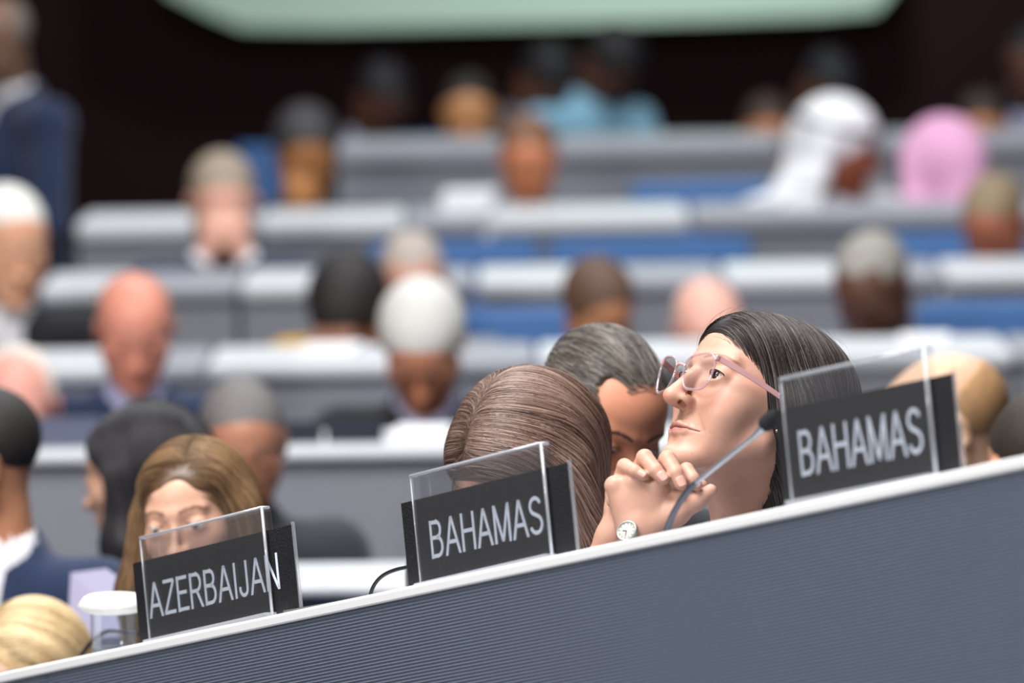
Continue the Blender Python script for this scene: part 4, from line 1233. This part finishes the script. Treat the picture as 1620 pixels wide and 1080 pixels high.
        for s in (1, -1): h.chain([M @ Vector((s*0.080, -0.010, 0.02)), M @ Vector((s*0.098, -0.015, -0.09)), S[0 if s > 0 else 1] + Vector((0, 0, 0.03)), S[0 if s > 0 else 1] + B @ Vector((0, -0.04, -0.22))], [0.026, 0.034, 0.060, 0.060], 0.05)
        h.chain([M @ Vector((0, -0.09, 0.0)), NB + fy @ Vector((0, -0.06, -0.02)), NB + fy @ Vector((0, -0.10, -0.30))], [0.05, 0.10, 0.11], 0.06)
        h.cap(S[0], S[1], 0.07, 0.07, 0.06)
        h.ell((0, 0.110, -0.030), (0.056, 0.075, 0.085), 0.006, sub=True, M=M)
        h.cap(NB + B @ Vector((0, 0.12, 0.02)), CH + B @ Vector((0, 0.17, 0.0)), 0.06, 0.05, 0.02, sub=True)
    if strand:
        hm = HAIRM
    ho = sculpt(nm, h, hs, hm, o, base=hair if strand else None, smooth=2)
    if strand:
        if style in ('long', 'tied', 'longback'):
            op = Field(); op.cap(M @ Vector((part, 0.104, top)), M @ Vector((0, 0.114, -0.020)), topr*HS_, 0.060*HS_, 0.004); op.cap(M @ Vector((0, 0.114, -0.020)), M @ Vector((0, 0.118, -0.130)), 0.060*HS_, 0.076*HS_, 0.004)
            st = shell_starts(h, M, strand, part_x=part, extra=0.6, opening=op)
            strands('hair_strands', h, st, combing(M, None, part, back=0.5, opening=op), 26, 0.0095, 0.00042, 0.004, HAIRM, ho, hair2, jit=0.10)
        else:
            st = shell_starts(h, M, strand, part_x=part, extra=0.9)
            R3 = np.array(M.to_3x3())
            strands('hair_strands', h, st, lambda p, t: np.tile(R3 @ np.array([0.35, -1.0, -0.15]), (len(p), 1)), 12, 0.005, 0.00045, 0.004, HAIRM, ho, hair2, jit=0.25)
    if style == 'scarf' and hair[0] > 225:
        r = Field(); t = MB(); q = [M @ Vector((0.094*math.cos(a), -0.020+0.110*math.sin(a), 0.055)) for a in np.linspace(0, 2*math.pi, 41)]
        t.tube(q, 0.008, 8, cap=False); t.build('head_cord', m_black, o, smooth=True)
    if glasses:
        for s in (1, -1):
            t = MB(); q = [M @ Vector((s*0.033+0.023*math.cos(a), 0.098-0.1*abs(s*0.033+0.023*math.cos(a)), 0.017*math.sin(a))) for a in np.linspace(0, 2*math.pi, 25)]
            t.tube(q, 0.0016, 6, cap=False); t.build('spectacle_rim', m_black, o, smooth=True)
    if not stand and not nochair:
        nonlocal_desc = desc or label
        c0 = PV + B @ Vector((0, -0.02, 0)); chair(Vector((c0.x, c0.y, fl)), math.pi-bw, 'blue office chair occupied by the ' + nonlocal_desc)
    return o

PALE, TAN, BROWN, DARK, PINK = (214, 164, 142), (196, 138, 106), (150, 98, 66), (94, 62, 48), (222, 160, 146)
# beside the woman in pink glasses, behind the foreground desk
person(305, 818, 8.45, 'brown-haired woman peering over the AZERBAIJAN nameplate', yaw=16, pitch=3, roll=8, scale=0.96, drop=0.07, top=0.076, topr=0.032, skin=(214, 166, 142), hair=(92, 68, 48), style='long', jacket='tan', shirt='cream',
       res=0.0034, male=False, strand=9000, hair2=[(82, 60, 42), (112, 84, 58), (140, 108, 76), (164, 132, 98)], desc='woman over the AZERBAIJAN nameplate', part=-0.022, brow=(110, 80, 64), eyes=0.20)
person(822, 748, 7.78, 'bowed brown-haired person behind the middle BAHAMAS nameplate, face hidden', yaw=38, pitch=38, skin=PALE, hair=(84, 62, 54), style='long', jacket='black', shirt='black', drop=0.12, arms='down',
       res=0.005, male=False, strand=11000, hair2=[(78, 56, 48), (104, 80, 70), (132, 106, 94), (164, 138, 126)], desc='bowed brown-haired person', part=0.01, scale=1.06)
person(954, 662, 8.15, 'grey-haired man bowing his head between two women', yaw=-30, pitch=27, roll=-8, skin=(204, 140, 112), hair=(88, 78, 70), style='receding', jacket='charcoal', shirt='white',
       res=0.0034, strand=5000, hair2=[(70, 62, 56), (98, 88, 80), (130, 122, 114), (158, 152, 146)], desc='bowing grey-haired man', brow=(60, 46, 40), scale=1.04)
person(1488, 672, 9.3, 'balding man seen past the right-hand BAHAMAS nameplate', yaw=78, pitch=12, skin=(222, 180, 150), hair=(176, 136, 96), style='bald', jacket='grey', shirt='white', res=0.006, desc='balding man at the right')
person(1650, 745, 8.6, 'dark-haired person cut off by the right edge of the picture', yaw=160, btyaw=160, pitch=20, skin=TAN, hair=(52, 44, 38), style='short', jacket='black', shirt='white', res=0.006, desc='dark-haired person at the right edge')
person(40, 1080, 8.75, 'blonde woman with tied-back hair at the lower left corner', yaw=22, pitch=16, skin=(226, 176, 152), hair=(196, 166, 118), style='tied', jacket='black', shirt='black', res=0.005, male=False,
       strand=6000, hair2=[(176, 146, 100), (204, 176, 128), (226, 202, 158), (238, 220, 184)], desc='blonde woman', part=0.024, top=0.078, topr=0.034)
person(-42, 728, 9.4, 'man in navy suit cut off by the left edge, above the blonde woman', yaw=72, btyaw=20, pitch=5, skin=TAN, hair=(40, 36, 36), style='short', jacket='navy', shirt='white', res=0.006, desc='navy-suited man at the left edge')
person(222, 752, 9.75, 'woman with long straight black hair, face turned away to the left', yaw=116, btyaw=70, pitch=8, skin=(226, 176, 150), hair=(44, 42, 46), style='long', jacket='black', shirt='black', res=0.006, male=False,
       strand=5000, hair2=[(34, 32, 36), (48, 46, 50), (66, 64, 70)], desc='woman with long black hair', scale=1.04)
person(384, 704, 10.75, 'tanned man with grey hair and dark jacket behind the brown-haired woman', yaw=-8, pitch=18, skin=(176, 122, 98), hair=(108, 104, 104), style='short', jacket='charcoal', shirt='charcoal', desc='tanned grey-haired man')
# row by row behind
person(213, 520, 12.25, 'bald man with pink face in navy suit and lavender shirt', yaw=-6, pitch=24, skin=(214, 142, 122), hair=(150, 124, 104), style='bald', jacket='navy', shirt='lavender', tie=(110, 70, 84), desc='bald man in navy suit')
person(668, 545, 12.2, 'white-haired man in dark suit and pale shirt, head bowed', yaw=4, pitch=44, skin=(196, 130, 100), hair=(206, 204, 200), style='thick', jacket='black', shirt='lavender', desc='bowed white-haired man', scale=1.06)
person(32, 640, 12.1, 'bald pink-headed man bowed low at the left edge of the second row', yaw=10, pitch=62, skin=PINK, hair=(226, 218, 210), style='bald', jacket='navy', shirt='white', desc='low-bowed bald man')
person(14, 385, 13.5, 'white-haired man in dark suit at the left edge', yaw=-22, pitch=16, skin=(220, 164, 132), hair=(226, 224, 218), style='short', jacket='black', shirt='white', desc='white-haired man at the left edge', scale=1.12)
person(556, 496, 13.5, 'black-haired person in ochre top bent over the desk', yaw=24, pitch=58, skin=(150, 104, 84), hair=(36, 32, 32), style='thick', jacket='ochre', shirt='white', male=False, desc='person in ochre top', drop=-0.06, scale=1.15, arms='face')
person(652, 448, 13.7, 'grey-haired person with pinkish face right behind the bowed white-haired man', yaw=0, pitch=30, skin=(206, 156, 138), hair=(172, 160, 152), style='receding', jacket='grey', shirt='lavender', desc='person behind the white-haired man')
person(948, 492, 13.45, 'brown-haired person with tan face, above the bowing grey-haired man', yaw=-24, pitch=26, skin=(176, 122, 88), hair=(92, 68, 54), style='thick', jacket=None, shirt='palepink', male=False, desc='brown-haired person above the grey-haired man')
person(1120, 522, 13.4, 'bald pink-faced man just above the woman in pink glasses', yaw=-10, pitch=26, skin=(224, 170, 154), hair=(186, 170, 160), style='bald', jacket=None, shirt='palepink', desc='bald man above the woman in glasses')
person(1380, 456, 13.5, 'dark-skinned man with grey hair and pale pink shirt, head bowed', yaw=30, pitch=38, btyaw=-30, skin=DARK, hair=(150, 146, 140), style='receding', jacket=None, shirt='palepink', desc='dark-skinned man in pink shirt', scale=1.08)
person(352, 322, 14.8, 'man with grey hair resting his face on both hands', yaw=-4, pitch=22, skin=(222, 168, 148), hair=(150, 136, 120), style='short', jacket='navy', shirt='white', arms='face', desc='man resting his face on his hands', scale=1.08)
person(1572, 352, 14.8, 'ruddy man with light brown hair near the right edge, white shirt', yaw=24, pitch=34, skin=(178, 108, 84), hair=(136, 118, 92), style='short', jacket=None, shirt='white', desc='ruddy man near the right edge')
person(836, 252, 16.0, 'man with orange-tan skin and pale shirt in the centre of the upper rows', yaw=0, pitch=22, skin=(206, 132, 94), hair=(120, 84, 62), style='short', jacket=None, shirt='white', desc='orange-tan man in pale shirt')
person(484, 242, 16.0, 'brown-skinned man with black hair and tan jacket before the dark wall', yaw=-8, pitch=24, skin=(172, 116, 68), hair=(58, 56, 58), style='thick', jacket='charcoal', shirt='tan', desc='man in the tan shirt', arms='chin', scale=1.04)
person(1330, 232, 16.0, 'person in a white headscarf and white robe, turned to the right', yaw=-66, btyaw=-20, pitch=14, skin=(150, 84, 62), hair=(236, 236, 240), style='scarf', jacket=None, shirt='white', desc='person in the white headscarf', scale=1.08)
person(1488, 274, 15.9, 'person wrapped in a pale pink headscarf, back turned', yaw=150, btyaw=150, pitch=14, skin=PALE, hair=(222, 164, 200), style='scarf', jacket=None, shirt='pink', male=False, desc='person in the pink headscarf', scale=1.25)
person(742, 180, 17.5, 'tan-faced man with dark hair and pale blue shirt at the rear desk row', yaw=0, pitch=12, skin=(206, 148, 100), hair=(48, 42, 42), style='short', jacket=None, shirt='lavender', desc='tan-faced man at the rear')
person(1216, 214, 17.5, 'small orange-faced head just showing over the rear desk', yaw=0, pitch=20, skin=(200, 130, 84), hair=(66, 50, 44), style='short', jacket='grey', shirt='white', desc='head just showing over the rear desk')
person(1557, 208, 17.5, 'orange-faced person over the rear desk near the right edge', yaw=10, pitch=20, skin=(206, 136, 88), hair=(56, 46, 42), style='short', jacket='grey', shirt='cream', desc='orange-faced person at the rear right')
person(604, 158, 18.0, 'person in black with lilac sleeve before the dark wall', yaw=-40, pitch=50, skin=DARK, hair=(28, 26, 30), style='short', jacket='black', shirt='lilac', desc='person in black with lilac sleeve', lean=0.2)
person(866, 128, 18.6, 'person in dark grey clothes bending at the rear wall', yaw=-60, pitch=55, skin=DARK, hair=(30, 30, 32), style='thick', jacket='charcoal', shirt='grey', desc='person in dark grey at the rear wall')
person(968, 100, 18.4, 'dark-haired person in a light blue top at the rear wall', yaw=-50, pitch=60, skin=DARK, hair=(34, 34, 36), style='thick', jacket=None, shirt='lightblue', desc='person in the light blue top', lean=0.25)
person(1310, 140, 18.4, 'person in black and lilac behind the white headscarf', yaw=-50, pitch=55, skin=DARK, hair=(32, 34, 38), style='short', jacket=None, shirt='lilac', desc='person in lilac at the rear')
person(1640, 100, 18.0, 'person in a pale lilac shirt at the upper right edge', yaw=60, pitch=20, skin=DARK, hair=(30, 28, 30), style='short', jacket=None, shirt='lavender', desc='person at the upper right edge')
person(-10, 66, 16.0, 'man in navy suit with white collar standing with arms crossed at upper left', yaw=40, btyaw=55, pitch=20, skin=(120, 90, 74), hair=(120, 112, 106), style='bald', jacket='navy', shirt='white', arms='crossed', stand=True, desc='standing man', scale=1.06)

# chairs that stand empty
for (px, z, lab) in ((1062, 14.95, 'empty blue office chair in the centre of the fourth desk row'), (1492, 14.95, 'empty bright blue office chair left of the ruddy man'), (1130, 16.1, 'empty blue office chair left of the white headscarf'), (1205, 16.15, 'empty blue office chair directly beside the white headscarf'),
                   (1008, 14.95, 'empty blue office chair above the brown-haired person with tan face'), (720, 14.95, 'empty blue office chair behind the grey-haired person with pinkish face'), (828, 13.7, 'empty blue office chair left of the brown-haired person with tan face'),
                   (1612, 13.7, 'empty blue office chair at the right edge of the third desk row')):
    x = px2x(px, z); y = P(px, 400, z).y; chair(Vector((x, y, floor_under(y)+0.12)), math.pi, lab)
c_ = P(122, 860, 10.0); chair(Vector((c_.x, c_.y, row_floor(0)+0.02)), math.pi, 'blue office chair left of the woman with long black hair')

# blank dark nameplates and papers on the rows behind (too blurred to read)
m_plate = mat('far_plate', (34, 38, 52), 0.5)
def slab(px0, px1, i, h, m, name, label, cat, group=None, yoff=0.10, thick=0.006, tilt=0.0):
    fy, tz, dep, th = row_geo(i); z = ROWS[i][1]+yoff
    x0, x1 = px2x(px0, z), px2x(px1, z)
    t = MB(); t.box((x0, fy+yoff, tz+0.001), (x1-x0, 0, 0), (0, thick, 0), (0, tilt, h)); o = t.build(name, m, bevel=0.001)
    return tag(o, label, cat, group)
slab(418, 508, 1, 0.045, m_plate, 'nameplate', 'blurred dark nameplate on the desk left of the bowed white-haired man', 'nameplate')
slab(514, 604, 1, 0.045, m_plate, 'nameplate', 'blurred dark nameplate touching the elbow of the bowed white-haired man', 'nameplate')
slab(44, 160, 1, 0.060, mat('far_plate_grey', (92, 98, 120), 0.5), 'nameplate', 'blurred grey-blue nameplate in front of the bald man in navy suit', 'nameplate')
m_sheet = mat('paper_white', (240, 240, 242), 0.8)
def papers(px0, px1, i, label, yoff=0.12, h=0.012):
    fy, tz, dep, th = row_geo(i); z = ROWS[i][1]+yoff
    x0, x1 = px2x(px0, z), px2x(px1, z)
    t = MB(); t.box((x0, fy+yoff, tz+0.001), (x1-x0, 0.0, 0), (0.02, 0.2, 0), (0, 0, h)); return tag(t.build('paper_stack', m_sheet), label, 'papers', 'paper stacks lying on the desks')
papers(470, 560, 2, 'white papers on the desk in front of the person in ochre top')
papers(1420, 1500, 2, 'white papers on the desk right of the dark-skinned man in pink shirt')
papers(610, 700, 1, 'white papers on the desk below the bowed white-haired man')
papers(700, 780, 4, 'white papers on the desk left of the orange-tan man in pale shirt', h=0.05)
papers(1240, 1300, 4, 'white papers before the person in the white headscarf', h=0.03)
# pale lilac sheets held up behind the glass
m_lil = mat('paper_lilac', (176, 174, 204), 0.8)
t = MB(); q = [P(106, 1010, 9.0), P(214, 1004, 8.95), P(212, 930, 8.96), P(168, 899, 8.98), P(112, 906, 9.0)]
t.add(q + [p + _F*0.004 for p in q], [(0, 1, 2, 3, 4), (9, 8, 7, 6, 5)] + [(k, (k+5), 5+(k+1) % 5, (k+1) % 5) for k in range(5)])
tag(t.build('document_sheet', m_lil), 'pale lilac document sheet standing behind the lidded glass', 'paper')
